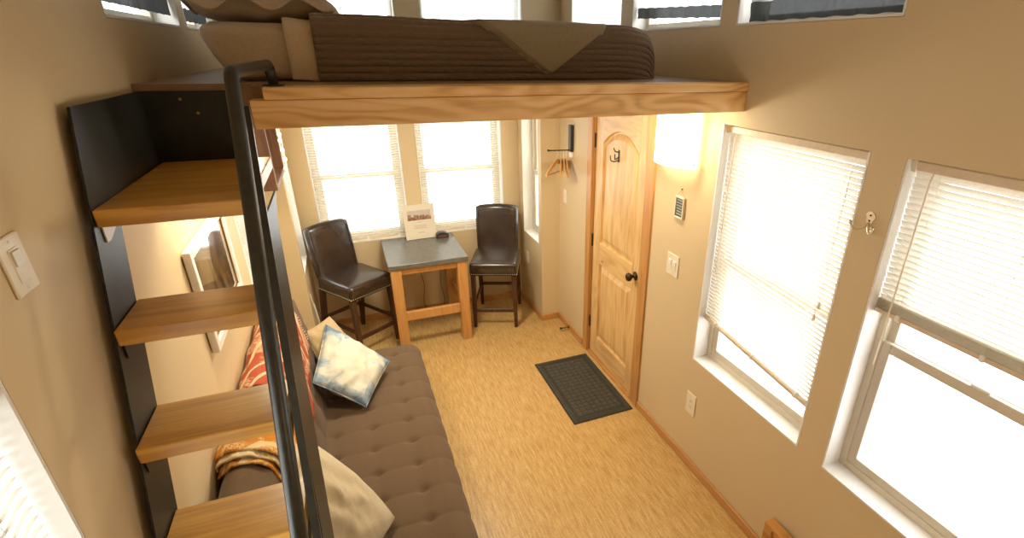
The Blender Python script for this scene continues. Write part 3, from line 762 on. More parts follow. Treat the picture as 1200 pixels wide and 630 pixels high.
# quilt with stitched channels
def quilt():
    N = 26
    prof = []   # across bed: down the front, over the top
    zt = BZ1+.012; yf = BY0-.014; zl = DZ+.004
    H = zt-.06-zl
    fine = 78
    for k in range(fine+1): prof.append((yf, zl+H*k/fine, (-1, 0)))
    for k in range(1, 19): a = pi/2*k/18; prof.append((yf+.06*(1-cos(a)), zt-.06+.06*sin(a), (-cos(a), sin(a))))
    top = 90
    for k in range(1, top+1): prof.append((yf+.06+(BY1-BY0-.06)*k/top, zt, (0, 1)))
    for k in range(1, 13): a = pi/2*k/12; prof.append((BY1-.014+.06*sin(a)-.03, zt-.06*(1-cos(a)), (sin(a), cos(a))))
    prof.append((BY1+.02, DZ+.02, (1, 0)))
    m = len(prof)-1; L = [0]
    for a, b in zip(prof, prof[1:]): L.append(L[-1]+math.hypot(b[0]-a[0], b[1]-a[1]))
    bm = BM(); x0, x1 = -.04, BX1+.012; nx = 150
    def f(u, v):
        i = int(round(v*m)); y, z, n = prof[i]
        # foot end of the bed: the last part of u runs down the end of the mattress
        U = u*1.10; 
        if U <= 1:
            x = x0+(x1-.06-x0)*U; dn = 0; nx_ = 0
        else:
            a = (U-1)/.10; ang = min(1, a/.35)*pi/2
            x = x1-.06+.06*sin(ang); dn = .06*(1-cos(ang)) + max(0, (a-.35)/.65)*(z-.03-DZ if z > DZ+.05 else 0)*.97; nx_ = sin(ang)
        w = .0095*(abs(sin(L[i]/.0245*pi)))**.55
        w += .0012*sin(x*150+L[i]*330) + .002*noise.noise(Vector((x*40, L[i]*60, 2)))
        w += .006*noise.noise(Vector((x*3, L[i]*5, 0)))
        ends = max(0, (x-(x1-.22))/.22)
        yy = y
        if y < BY0+.1: yy += ends**2.2*.06          # rounded foot corner
        zz = max(z-dn-(.028*ends**2), DZ+.004)
        return Vector((x+nx_*w, yy+n[0]*w, zz+n[1]*w*(1-nx_)))
    grid_surf(bm, nx, m, f)
    o = obj('quilt', bm, M['quilt'], None, True); tag(o, 'brown channel stitched quilt covering most of the loft mattress', 'quilt'); solid(o, .006, 0); origin_to(o, (.7, 3.0, DZ))
quilt()
# olive blanket folded with a hanging corner
def blanket():
    zt = BZ1+.022; yf = BY0-.030
    root = thing('throw_blanket', 'olive green blanket folded on the bed with a pointed corner hanging down', 'blanket', (.85, 2.6, BZ1))
    for layer in (0, 1, 2):
        off = layer*.008
        xl, xr, xt, zt_tip = (.545-off*1.5, 1.20, .888-off*1.4, 2.300-.004*layer)
        bm = BM()
        def f(u, v):
            # v: 0 tip .. .5 edge of bed .. 1 far on top
            if v < .5:
                t_ = v/.5; z = zt_tip+(zt-.03-zt_tip)*t_
                L_ = xt+(xl+.09-xt)*t_**.92; R_ = xt+(1.128-xt)*t_
                x = L_+(R_-L_)*u; y = yf-.004-off*.0+layer*.005-.004*sin(u*9)*t_
            else:
                t_ = (v-.5)/.5; a = min(1, t_/.12)*pi/2
                L_ = xl+.09+( -.09*min(1, t_/.2)); R_ = 1.128+.07*min(1, t_/.3)
                x = L_+(R_-L_)*u; y = yf+.03*(1-cos(a))+max(0, (t_-.12))*.95; z = zt-.03+.03*sin(a)-layer*.006+.010*sin(u*pi)*(t_ > .12)*.6
            return Vector((x, y, z+.002*noise.noise(Vector((x*9, y*9, z*9)))))
        grid_surf(bm, 24, 36, f); o = obj('blanket_fold', bm, M['blanket'], root, True); solid(o, .005)
blanket()

# generic pillow from four corners
def pillow_bm(c00, c10, c11, c01, thick, n=28, pinch=.10, wr=.006, seed=0, power=.42, split=None):
    c = [Vector(k) for k in (c00, c10, c11, c01)]
    nrm = ((c[1]-c[0]).cross(c[3]-c[0])).normalized(); cen = sum(c, Vector())/4
    bm = BM(); V = {}
    for s in (1, -1):
        for i in range(n+1):
            for j in range(n+1):
                u, v = i/n, j/n; U, Vv = 2*u-1, 2*v-1
                # pull the edges in between corners
                pu = U*(1-pinch*(1-Vv*Vv)**1 * abs(U)**1); pv = Vv*(1-pinch*(1-U*U)*abs(Vv))
                a, b = (pu+1)/2, (pv+1)/2
                p = c[0]*(1-a)*(1-b)+c[1]*a*(1-b)+c[2]*a*b+c[3]*(1-a)*b
                edge = (1-U*U)*(1-Vv*Vv)
                h = thick/2*max(0, edge)**power
                nz = noise.noise(Vector((u*5+seed, v*5, s*3)))*wr*2 + noise.noise(Vector((u*13+seed, v*13, s*7)))*wr
                if i in (0, n) or j in (0, n):
                    if (i, j) not in V: V[(i, j)] = bm.verts.new(p)
                    V[(i, j, s)] = V[(i, j)]
                else: V[(i, j, s)] = bm.verts.new(p+nrm*s*(h+nz*min(1, edge*3)))
        for i in range(n):
            for j in range(n):
                q = [V[(i, j, s)], V[(i+1, j, s)], V[(i+1, j+1, s)], V[(i, j+1, s)]]
                bm.faces.new(q if s > 0 else q[::-1])
    rim = [(i, 0) for i in range(n)]+[(n, j) for j in range(n)]+[(i, n) for i in range(n, 0, -1)]+[(0, j) for j in range(n, 0, -1)]
    return bm, [V[k].co.copy() for k in rim], cen
def pillow(name, label, cs, thick, mat, piping=None, group=None, **kw):
    cat = 'pillow' if 'bed' in name else 'cushion'
    bm, rim, cen = pillow_bm(*cs, thick, **kw)
    c = [Vector(k) for k in cs]; ux = (c[1]-c[0]).normalized(); nz = ux.cross(c[3]-c[0]).normalized(); uy = nz.cross(ux)
    mat4 = Matrix((ux, uy, nz)).transposed().to_4x4(); mat4.translation = cen
    o = thing(name, label, cat, group=group, mat=mat4)
    obj('cover', bm, M[mat], o, True)
    bm = BM(); tube(bm, rim+[rim[0]], .0028, 6, cap=False); obj('seam', bm, M[piping or mat], o, True)
    return o
# bed pillows: a plump sleeping pillow with a wavy flange
def bed_pillow(x0, x1, y0, y1, z, th, label, tilt=0):
    o = thing('bed_pillow', label, 'pillow', ((x0+x1)/2, (y0+y1)/2, z), 0, 'pillows on the loft bed')
    n = 36; bm = BM(); V = {}
    for s in (1, -1):
        for i in range(n+1):
            for j in range(n+1):
                U, Q = 2*i/n-1, 2*j/n-1
                x = (x0+x1)/2+U*(x1-x0)/2; y = (y0+y1)/2+Q*(y1-y0)/2
                e = max(0, (1-(U/.9)**4))*max(0, (1-(Q/.88)**4)) if abs(U) < .9 and abs(Q) < .88 else 0
                h = th/2*e**.5; fl = .022*sin(U*8.5+Q*3)*max(abs(U)**5, abs(Q)**5)
                zc = z+th*.48+fl - .045*max(abs(U)**6, abs(Q)**6)+tilt*U
                zz = max(zc+s*(h+.003)+.006*noise.noise(Vector((x*9, y*9, s))), z+.003*(s+1.2))
                V[i, j, s] = bm.verts.new((x, y, zz))
        for i in range(n):
            for j in range(n):
                q = [V[i, j, s], V[i+1, j, s], V[i+1, j+1, s], V[i, j+1, s]]; bm.faces.new(q if s > 0 else q[::-1])
    for k in range(n):
        for (a, b) in (((k, 0), (k+1, 0)), ((k, n), (k+1, n)), ((0, k), (0, k+1)), ((n, k), (n, k+1))):
            bm.faces.new((V[(*a, 1)], V[(*b, 1)], V[(*b, -1)], V[(*a, -1)]))
    obj('pillowcase', bm, M['sheet'], o, True)
bed_pillow(-.46, .05, 2.36, 3.02, BZ1-.005, .21, 'large cream pillow with wavy flange at the front of the loft bed')
bed_pillow(-.40, .12, 3.06, 3.72, BZ1-.005, .16, 'second cream pillow on the loft bed, showing its corner behind the first')

# ------------------------------------------------------------------ stairs
def stairs():
    t = thing('loft_stairs', 'steep open stair of wood treads between black steel stringers up to the loft', 'stairs', (-.41, .8, 0))
    yf = lambda z: 1.395+.416*(z-1.676)     # front edge of stringers
    xl, xr = -.573, -.215
    Pz = lambda x0: (lambda a, b, d: (x0+d, a, b))
    dep = .172
    # left stringer, widened to the landing at the top
    bm = BM(); pts = [(yf(0), 0), (yf(0)+dep, 0), (yf(1.98)+dep, 1.98), (2.18, 1.98), (2.18, 2.25), (yf(2.25), 2.25)]
    prism(bm, pts, -.006, 0, Pz(xl))
    obj('stringer', bm, M['steel'], t)
    bm = BM(); pts = [(yf(0), 0), (yf(0)+.24, 0), (yf(1.90)+.24, 1.90), (1.84, 1.975), (yf(1.975), 1.975)]
    prism(bm, pts, -.006, 0, Pz(xr))
    obj('stringer', bm, M['steel'], t); bm = BM()
    pts = [(yf(0)-.066, 0), (yf(0)-.052, 0), (yf(2.25)-.052, 2.25), (yf(2.25)-.066, 2.25)]
    prism(bm, pts, -.004, .015, Pz(xr))
    for v in bm.verts: v.co.x -= .010*(2.2-v.co.z)/.9
    for z_ in (.3, 1.0, 1.7): box(bm, xr-.010, xr+.004, yf(z_)-.055, yf(z_)+.004, z_-.01, z_+.01)
    obj('stringer_edge_bar', bm, M['rail'], t)
    # back plate under the loft edge
    bm = BM(); box(bm, xl, -.30, 2.175, 2.190, 1.985, 2.25); obj('back_plate', bm, M['steel'], t)
    for x, z in ((-.47, 2.225), (-.43, 2.18), (-.33, 2.19)):
        bm = BM(); lathe(bm, [(.005, 0), (.004, .003)], (x, 2.175, z), (0, -1, 0), 8); obj('bolt', bm, M['brass'], t)
    for k in range(8):
        z = 2.025-.263*k; y = 1.538-.123*k
        d = .635 if k == 0 else .195
        bm = BM(); box(bm, xl+.001, xr-.0315, y, y+d, z-.042, z, .003); obj('tread', bm, M['tread'], t)
        for sx, x in ((1, xl), (-1, xr-.0305)):
            bm = BM()
            x0 = x+.001 if sx > 0 else x-.001
            prism(bm, [(y+.02, z-.043), (y+.15, z-.043), (y+.15, z-.048), (y+.045, z-.085), (y+.02, z-.085)], 0, sx*.003, Pz(x0))
            box(bm, min(x0, x0+sx*.03), max(x0, x0+sx*.03), y+.02, y+.15, z-.0455, z-.0425)
            obj('tread_bracket', bm, M['plate'] if k == 0 and sx > 0 else M['steel'], t)
    # hand rail
    A = Vector((-.208, 1.47, 2.33)); B = Vector((-.197, .87, 1.51)); D = (B-A)/(A.z-B.z)
    C = A+D*1.6
    pts = fillet([Vector((-.175, 2.03, DZ+.001)), Vector((-.178, 2.03, 2.334)), A, C], .022, 6)
    bm = BM(); tube(bm, pts, .0155, 16); obj('hand_rail', bm, M['rail'], t, True)
    bm = BM(); lathe(bm, [(.032, 0), (.032, .005), (.0215, .006)], (-.175, 2.03, DZ+.0005), (0, 0, 1), 16); obj('rail_flange', bm, M['rail'], t)
    for zz in (2.27, .95):
        p = A+D*(A.z-zz); bm = BM(); tube(bm, [p, Vector((xr-.012, yf(min(zz, 2.23))-.06, min(zz, 2.23)))], .010, 10); obj('rail_bracket', bm, M['rail'], t)
stairs()

# ------------------------------------------------------------------ framed picture, left wall
def picture():
    y0, y1, z0, z1 = 2.15, 2.84, 1.285, 1.705
    t = thing('framed_picture', 'cream framed landscape photograph on the left wall behind the stair', 'picture', (XL, (y0+y1)/2, (z0+z1)/2))
    bm = BM(); ringp(bm, PL, y0, y1, z0, z1, .036, -.030, -.004, .003); obj('frame', bm, M['white'], t)
    bm = BM(); pbox(bm, PL, y0+.03, y1-.03, z0+.03, z1-.03, -.016, -.005); obj('print', bm, M['art'], t)
    bm = BM(); ringp(bm, PL, y0+.036, y1-.036, z0+.036, z1-.036, .006, -.020, -.015, .0); obj('fillet', bm, M['brass'], t)
picture()

# ------------------------------------------------------------------ mirror with fairy lights
def mirror_box():
    y0, y1, z0, z1 = 3.53, 4.14, 1.60, 2.10
    xf, xb = -.400, -.585
    t = thing('wall_mirror', 'deep dark wood framed mirror on the left wall behind the stringer top', 'mirror', (XL, (y0+y1)/2, z0))
    bm = BM(); w = .03
    for a in ((y0, y0+w, z0, z1), (y1-w, y1, z0, z1), (y0+w, y1-w, z0, z0+w), (y0+w, y1-w, z1-w, z1)):
        box(bm, XL+.002, xf, *a, .003)
    obj('frame', bm, M['mirrorwood'], t)
    bm = BM(); box(bm, xf-.040, xf-.035, y0+w, y1-w, z0+w, z1-w); obj('mirror_glass', bm, M['mirror'], t)
    s = thing('string_lights', 'warm white fairy lights along the far edge of the dark wood mirror', 'string lights', (xf, y1, z0))
    bm = BM(); pts = [Vector((xf+.008+.006*sin(k*1.3), y1-.01+.008*cos(k*1.7), z1-(z1-z0)*k/24)) for k in range(25)]
    tube(bm, pts, .0014, 5); obj('wire', bm, M['brass'], s)
    for k in (2, 6, 9, 12, 14, 17, 20, 23):
        bm = BM(); lathe(bm, [(.002, -.014), (.009, -.007), (.011, 0), (.009, .007), (.002, .014)], pts[k]+Vector((.006, 0, 0)), (0, 0, 1), 8); obj('bulb', bm, M['bulb'], s)
mirror_box()

# ------------------------------------------------------------------ sofa
def sofa():
    y0, y1 = 1.30, 3.50
    t = thing('sofa', 'brown tufted fabric futon sofa along the left wall', 'sofa', (-.1, (y0+y1)/2, 0))
    xs, xe = -.36, .285; zt, zb = .43, .24
    tx = [.105, -.09, -.285]; py = .190; ty0 = 3.335
    def sag(x, y, full=True):
        # pillowy relief with button dimples
        vy = abs(sin(pi*(y-ty0)/py)); h = .012*vy**.3
        dx = min(abs(x-a) for a in tx); seam = 1-math.exp(-(dx/.03)**2)
        h *= .7+.3*seam
        ky = round((y-ty0)/py); dy = y-(ty0+ky*py)
        db = math.hypot(dx, dy); h -= .019*math.exp(-(db/.024)**2)
        return h
    bm = BM(); r = .085
    prof = []
    for k in range(0, 5): prof.append((xs+(xe-r-xs)*0, 0, 0))
    prof = [(xs, zt)]
    n = 44
    for k in range(1, n+1): prof.append((xs+(xe-r-xs)*k/n, zt))
    for k in range(1, 13): a = pi/2*k/12; prof.append((xe-r+r*sin(a), zt-r+r*cos(a)))
    prof.append((xe-.002, zt-r-.04)); prof.append((xe-.012, zb+.02)); prof.append((xe-.03, zb))
    m = len(prof)-1; ny = 260
    def f(u, v):
        y = y0+(y1-y0)*u; i = int(round(v*m)); x, z = prof[i]
        e0, e1 = min(1, (y-y0)/.07), min(1, (y1-y)/.07); e = min(e0, e1); rr = math.sqrt(max(0, 1-(1-e)**2))
        top = 1 if i <= n else max(0, 1-(i-n)/13)
        hz = sag(x, y)*min(1, rr*1.2)
        z_ = zb+(z-zb)*(.25+.75*rr) if z > zb+.03 else z
        ed = (1-rr)*.05
        xx = x - (ed if x > 0 else 0)
        nx_ = 0 if i <= n else min(1, (i-n)/12)
        return Vector((xx+hz*nx_, y, z_+hz*top))
    V = grid_surf(bm, ny, m, f)
    # ends and underside
    for row in (V[0], V[-1]):
        b0 = bm.verts.new((xs, row[0].co.y, zb)); bm.faces.new(row+[b0])
    a, b = V[0], V[-1]
    bm.faces.new((bm.verts.new((xs, y0, zb)), bm.verts.new((xs, y1, zb)), bm.verts.new((xe-.03, y1, zb)), bm.verts.new((xe-.03, y0, zb))))
    obj('seat', bm, M['sofa'], t, True)
    # backrest: closed section swept along y
    sec = []
    F0, F1 = Vector((-.325, .36)), Vector((-.435, .965)); B0, B1 = Vector((-.475, .34)), Vector((-.578, .98))
    nf = 26
    for k in range(nf+1): sec.append((F0.lerp(F1, k/nf), 'f', k/nf))
    for k in range(1, 10):
        a = k/10; p = F1*(1-a)**2+Vector((-.52, 1.095))*2*a*(1-a)+B1*a*a; sec.append((p, 't', a))
    for k in range(0, 8): sec.append((B1.lerp(B0, k/7), 'b', k/7))
    yb0, yb1 = 1.36, 3.40
    ny = 230; bm = BM(); m = len(sec); ctr = Vector((-.45, .65))
    rows = []
    for i in range(ny+1):
        y = yb0+(yb1-yb0)*i/ny
        e = min(min(1, (y-yb0)/.10), min(1, (yb1-y)/.10)); rr = math.sqrt(max(0, 1-(1-e)**2))
        row = []
        for p, kind, a in sec:
            q = ctr+(p-ctr)*(.62+.38*rr); nx_ = 0
            if kind == 'f':
                vy = abs(sin(pi*(y-ty0)/py)); h = .012*vy**.3
                for tv in (.35, .72):
                    ky = round((y-ty0)/py); d2 = math.hypot((a-tv)*.58, y-(ty0+ky*py)); h -= .02*math.exp(-(d2/.035)**2)
                nx_ = h*rr
            row.append(bm.verts.new((min(q.x+nx_, 9), y, q.y)))
        rows.append(row)
    for a, b in zip(rows, rows[1:]):
        for k in range(m): bm.faces.new((a[k], a[(k+1) % m], b[(k+1) % m], b[k]))
    bm.faces.new(rows[0]); bm.faces.new(rows[-1][::-1])
    obj('backrest', bm, M['sofa'], t, True)
    bm = BM(); box(bm, -.50, .20, y0+.1, y1-.1, .19, .245, .004); obj('base_frame', bm, M['black'], t)
    for x in (-.42, .18):
        for y in (y0+.2, y1-.2):
            bm = BM(); lathe(bm, [(.016, 0), (.024, .19)], (x, y, 0), (0, 0, 1), 12); obj('leg', bm, M['walnut'], t)
sofa()

# throws over the backrest
def throw_over(name, label, ya, yb, matname, lf, lb, lift, border=None, seed=0, parts=None, fringe=False, skew=0):
    o = thing(name, label, 'throw', (-.5, (ya+yb)/2, .95))
    F0, F1 = Vector((-.325, .36)), Vector((-.435, .965)); B1 = Vector((-.578, .98)); B0 = Vector((-.475, .34))
    def path(s, off):
        # s<0 down the front, s>0 down the back; s=0 crown start at F1
        if s < 0:
            d = (F0-F1).normalized(); p = F1+d*(-s); nn = Vector((.98, .19))
        elif s <= 1:
            a = s; p = F1*(1-a)**2+Vector((-.52, 1.095))*2*a*(1-a)+B1*a*a; tg = (Vector((-.52, 1.095))-F1)*2*(1-a)+(B1-Vector((-.52, 1.095)))*2*a
            nn = Vector((tg.y, -tg.x)).normalized()
        else:
            d = Vector((0, -1)); p = B1+d*(s-1); nn = Vector((-.5, 0))
        return p+nn*off
    return o, path
o, path = throw_over('red_throw', 'red and cream patterned throw over the far half of the sofa back', 2.42, 3.20, 'redthrow', .30, .1, .02)
bm = BM()
def f(u, v):
    y = 2.24+u*.90; lf = .34+.03*sin(u*6)-.10*u; s = -lf+v*(lf+1.02)
    p = path(s, .022+.006*noise.noise(Vector((y*9, s*8, 1)))+.004*sin(y*22))
    return Vector((max(p.x, XL+.012), y-.05*(s < 0)*min(1, -s/.3)*1.0, p.y))
grid_surf(bm, 60, 44, f); c = obj('cloth', bm, M['redthrow'], o, True); solid(c, .006)
bm = BM()
for k in range(70):
    s = -.20+1.2*k/70; p = path(s, .022); a = Vector((max(p.x, XL+.012), 3.138, p.y)); tube(bm, [a, a+Vector((.004*sin(k), .022, -.006+.003*cos(k*2)))], .0028, 4)
obj('fringe', bm, M['sheetband'], o)
o, path = throw_over('orange_throw', 'orange patterned throw with yellow ringed border folded over the near sofa back', 1.7, 2.1, 'orangethrow', .3, .1, .02)
def layer(y0_, y1_, off, lf, mat, nm, wave, wob=.010):
    bm = BM()
    def f(u, v):
        s = -lf+v*(lf+1.0)
        yy0 = y0_ + wave*sin(v*7) + .06*max(0, -s)/.3
        y = yy0+(y1_-yy0)*u
        p = path(s, off+wob*noise.noise(Vector((y*8, s*7, off*90)))+.006*sin(y*30+s*4)*(1-u))
        return Vector((max(p.x, XL+.010), y, p.y))
    grid_surf(bm, 34, 44, f); c = obj(nm, bm, M[mat], o, True); solid(c, .007)
layer(1.75, 2.19, .013, .30, 'orangethrow', 'lower_fold', .012)
layer(1.775, 2.0, .028, .29, 'ringborder', 'border_fold', .014)
layer(1.80, 2.19, .042, .28, 'orangethrow', 'upper_fold', .012)

# cushions
pillow('tie_dye_cushion', 'pale blue and cream tie dyed cushion leaning at the far end of the sofa',
       [(-.365, 2.82, .655), (-.11, 2.73, .475), (.065, 3.12, .52), (-.28, 3.33, .76)], .19, 'tiedye', pinch=.03, wr=.012, seed=3, power=.6)
pillow('tan_cushion', 'small tan cushion tucked behind the blue tie dyed one',
       [(-.33, 3.10, .56), (-.12, 3.36, .52), (-.26, 3.48, .74), (-.41, 3.26, .76)], .11, 'tan', pinch=.06, seed=8)
pillow('cream_cushion', 'cream cushion leaning on the sofa back at the near end, beside the stair',
       [(-.33, 1.60, .53), (-.045, 1.84, .480), (-.335, 2.09, .815), (-.42, 1.82, .90)], .21, 'cream', pinch=-.17, wr=.012, seed=5, power=.55)

# ------------------------------------------------------------------ stools
def make_stool():
    t = thing('dining_stool', 'x', 'chair', (0, 0, 0), 0, 'upholstered stools at the small table')
    hw, hd = .205, .235; sz = .64
    # seat faces -y ; back at +y
    bm = BM(); nx = 20
    rounded_cushion(bm, -.215, .215, -.25, .20, sz-.105, sz+.015)
    obj('seat', bm, M['leather'], t, True)
    # back: curved slab
    bm = BM()
    def outline(u): return .195+.010*u          # half width widening up
    n, m = 16, 14; th = .032
    zb, zt = sz-.02, 1.045
    rows = {}
    for s in (1, -1):
        for i in range(n+1):
            for j in range(m+1):
                U = 2*i/n-1; v = j/m
                top = zt+.022*(1-U*U)-.012*abs(U)**8
                z = zb+(top-zb)*v
                yb = .205+.065*v-.018*(1-U*U)*v
                edge = max(abs(U)**8, (v**14))
                y = yb+s*(-th)*(1-.55*edge)
                x = U*outline(v)*(1-.02*v**10)
                rows[i, j, s] = bm.verts.new((x, y, z))
    for s in (1, -1):
        for i in range(n):
            for j in range(m):
                q = [rows[i, j, s], rows[i+1, j, s], rows[i+1, j+1, s], rows[i, j+1, s]]; bm.faces.new(q)
    for j in range(m):
        for i in (0, n): bm.faces.new((rows[i, j, 1], rows[i, j+1, 1], rows[i, j+1, -1], rows[i, j, -1]))
    for i in range(n):
        for j in (0, m): bm.faces.new((rows[i, j, 1], rows[i+1, j, 1], rows[i+1, j, -1], rows[i, j, -1]))
    b = obj('backrest', bm, M['leather'], t, True)
    bm = BM(); pts = []
    for i in range(0, 21):
        U = -1+2*i/20; pts.append((U*.178, .205+.065*.9-.016*(1-U*U)-th+.0005, zt-.035+.020*(1-U*U)))
    pts = [(-.175, .205-th+.012, zb+.09)]+pts+[(.175, .205-th+.012, zb+.09)]
    tube(bm, pts, .003, 5); obj('piping', bm, M['leather'], b)
    for sx in (-1, 1):
        for sy in (-1, 1):
            bm = BM(); xt, yt = sx*.185, (-.215 if sy < 0 else .185); xb, yb = sx*.192, (-.225 if sy < 0 else .27)
            A = []
            for (x, y, z, h) in ((xb, yb, 0, .014), (xb+(xt-xb)*.3, yb+(yt-yb)*.35, .2, .018), (xt, yt, sz-.09, .021)):
                A.append([bm.verts.new((x+p*h, y+q*h, z)) for p, q in ((-1, -1), (1, -1), (1, 1), (-1, 1))])
            for a, c in zip(A, A[1:]):
                for k in range(4): bm.faces.new((a[k], a[(k+1) % 4], c[(k+1) % 4], c[k]))
            bm.faces.new(A[0]); bm.faces.new(A[-1]); obj('leg', bm, M['walnut'], t)
    for sx in (-1, 1):
        bm = BM(); box(bm, sx*.189-.009, sx*.189+.009, -.205, .225, .215, .245, .002); obj('stretcher', bm, M['walnut'], t)
    bm = BM(); box(bm, -.18, .18, -.228, -.21, .155, .19, .002); obj('foot_rest', bm, M['walnut'], t)
    bm = BM(); box(bm, -.18, .18, .222, .24, .235, .265, .002); obj('stretcher', bm, M['walnut'], t)
    # nail heads
    bm = BM(); z = sz-.092
    P_ = [(-.214+.0186*k, -.2515) for k in range(24)]
    for x, y in P_: lathe(bm, [(.0058, 0), (.0035, .004)], (x, y+.003, z), (0, -1, 0), 6)
    for s in (-1, 1):
        for k in range(24): lathe(bm, [(.0058, 0), (.0035, .004)], (s*.2135, -.24+.0186*k, z), (s, 0, 0), 6)
    obj('nail_trim', bm, M['chrome'], t)
    return t
def rounded_cushion(bm, x0, x1, y0, y1, z0, z1):
    n = 20; r = .035
    cx, cy = (x0+x1)/2, (y0+y1)/2
    prof = [(0, z0), (0, z1-r)]+[(-r*(1-cos(a)), z1-r+r*sin(a)) for a in [pi/2*k/6 for k in range(1, 7)]]
    def ring(ins, z):
        hx, hy = (x1-x0)/2+ins, (y1-y0)/2+ins; R_ = .03; out = []
        for qx, qy, a0 in ((1, 1, 0), (-1, 1, pi/2), (-1, -1, pi), (1, -1, 3*pi/2)):
            for k in range(6):
                a = a0+pi/2*k/5; out.append(bm.verts.new((cx+qx*(hx-R_)+R_*cos(a), cy+qy*(hy-R_)+R_*sin(a), z)))
        return out
    rings = [ring(i, z) for i, z in prof]+[ring(-r-.03*k, z1+.012*(1-(1-k/5)**2)) for k in range(1, 6)]
    for a, b in zip(rings, rings[1:]):
        m = len(a)
        for k in range(m): bm.faces.new((a[k], a[(k+1) % m], b[(k+1) % m], b[k]))
    bm.faces.new(rings[0][::-1]); bm.faces.new(rings[-1])
st = make_stool()
st['label'] = 'dark leather stool left of the table, turned toward the room'
st.location = (-.088, 4.435, 0); st.rotation_euler = (0, 0, radians(34))
s2 = st.copy(); COL.objects.link(s2)
for ch in list(st.children):
    c = ch.copy(); COL.objects.link(c); c.parent = s2
    for gch in list(ch.children):
        d = gch.copy(); COL.objects.link(d); d.parent = c
s2['label'] = 'dark leather stool right of the table, nearest the door'
s2.location = (1.165, 4.45, 0); s2.rotation_euler = (0, 0, radians(-22))

# ------------------------------------------------------------------ table
def table():
    x0, x1, y0, y1, zt = .185, .835, 4.10, 4.80, .80
    t = thing('dining_table', 'small square table with grey top and honey wood legs', 'table', ((x0+x1)/2, (y0+y1)/2, 0))
    bm = BM(); box(bm, x0, x1, y0, y1, zt-.042, zt, .003); obj('tabletop', bm, M['tabletop'], t)
    a, b, c, d = x0+.012, x1-.012, y0+.012, y1-.012; L = .084
    for x in (a, b-L):
        for y in (c, d-L):
            bm = BM(); box(bm, x, x+L, y, y+L, 0, zt-.0425, .003); obj('leg', bm, M['tablewood'], t)
    for yy in (c+.02, d-.045):
        bm = BM(); box(bm, a+L, b-L, yy, yy+.022, zt-.10, zt-.0425, .002); obj('apron', bm, M['tablewood'], t)
    for xx in (a+.02, b-.045):
        bm = BM(); box(bm, xx, xx+.022, c+L, d-L, zt-.10, zt-.0425, .002); obj('apron', bm, M['tablewood'], t)
    bm = BM(); box(bm, a+L, b-L, c+.015, c+.05, .275, .355, .002); obj('stretcher', bm, M['tablewood'], t)
    bm = BM(); box(bm, b-.05, b-.02, c+L, d-L, .275, .355, .002); obj('stretcher', bm, M['tablewood'], t)
table()
def card():
    Mx = Matrix.Translation((.545, 4.70, .8005)) @ Matrix.Rotation(radians(4), 4, 'Z') @ Matrix.Rotation(radians(-9), 4, 'X')
    t = thing('display_card', 'upright cream card with a skyline photograph standing on the table', 'card', mat=Mx)
    def ob(nm, x0, x1, y0, y1, z0, z1, m):
        bm = BM(); box(bm, x0, x1, y0, y1, z0, z1); bmesh.ops.transform(bm, matrix=Mx, verts=bm.verts); return obj(nm, bm, M[m], t)
    ob('card_face', -.140, .140, -.004, .004, .003, .315, 'paper')
    ob('photo_sky', -.106, .106, -.0052, -.004, .19, .265, 'skyp')
    ob('photo_skyline', -.106, .106, -.0058, -.0051, .176, .205, 'skyline')
    bm = BM(); rnd = random.Random(2)
    for k in range(14):
        x = -.100+k*.0135; box(bm, x, x+.012, -.0058, -.0052, .20, .205+rnd.random()*.025)
    bmesh.ops.transform(bm, matrix=Mx, verts=bm.verts); obj('photo_towers', bm, M['skyline'], t)
    bm = BM()
    for z, w in ((.155, .02), (.125, .06), (.112, .05), (.099, .055), (.06, .03)): box(bm, -w, w, -.0052, -.004, z, z+.004)
    bmesh.ops.transform(bm, matrix=Mx, verts=bm.verts); obj('text_lines', bm, M['ink'], t)
    bm = BM(); prism(bm, [(0.0, .004), (.095, .004), (.0, .20)], -.03, .03, lambda a, b, d: (d, .006+a, b)); bmesh.ops.transform(bm, matrix=Matrix.Translation((.545, 4.70, .8005)) @ Matrix.Rotation(radians(4), 4, 'Z'), verts=bm.verts)
    bm.free()
card()
def clock():
    x, y, z = .725, 4.685, .80
    t = thing('alarm_clock', 'small black digital alarm clock beside the card on the table', 'clock', (x, y, z), radians(-6))
    bm = BM(); pts = [(-.055+.0, 0), (.055, 0), (.058, .02), (.046, .042), (.02, .052), (-.02, .052), (-.046, .042), (-.058, .02)]
    prism(bm, pts, -.03, .03, lambda a, b, d: (x+a, y+d, z+b)); obj('housing', bm, M['black'], t)
    bm = BM(); pts = [(-.042, .008), (.042, .008), (.040, .030), (-.040, .030)]; prism(bm, pts, -.032, -.030, lambda a, b, d: (x+a, y+d, z+b)); s = obj('display', bm, M['slate'], t)
    bm = BM()
    for dx in (-.024, -.008, .01, .026):
        for (a, b, c, d) in ((-.005, .005, .012, .014), (-.005, .005, .018, .020), (-.005, .005, .025, .027), (.0035, .005, .012, .027)):
            box(bm, x+dx+a, x+dx+b, y-.033, y-.032, z+c, z+d)
    obj('digits', bm, M['led'], s)
clock()
def cable(name, label, pts, r=.0028):
    bm = BM(); tube(bm, fillet(pts, .06, 6), r, 6); o = obj(name, bm, M['black'], None, True); tag(o, label, 'cable', 'black cables behind the table'); origin_to(o, pts[-1]); return o
cable('power_cable', 'black cable dropping straight from the outlet behind the table', [(.50, 4.815, .46), (.505, 4.79, .43), (.53, 4.78, .30), (.50, 4.79, .12), (.53, 4.74, .006), (.62, 4.70, .004)])
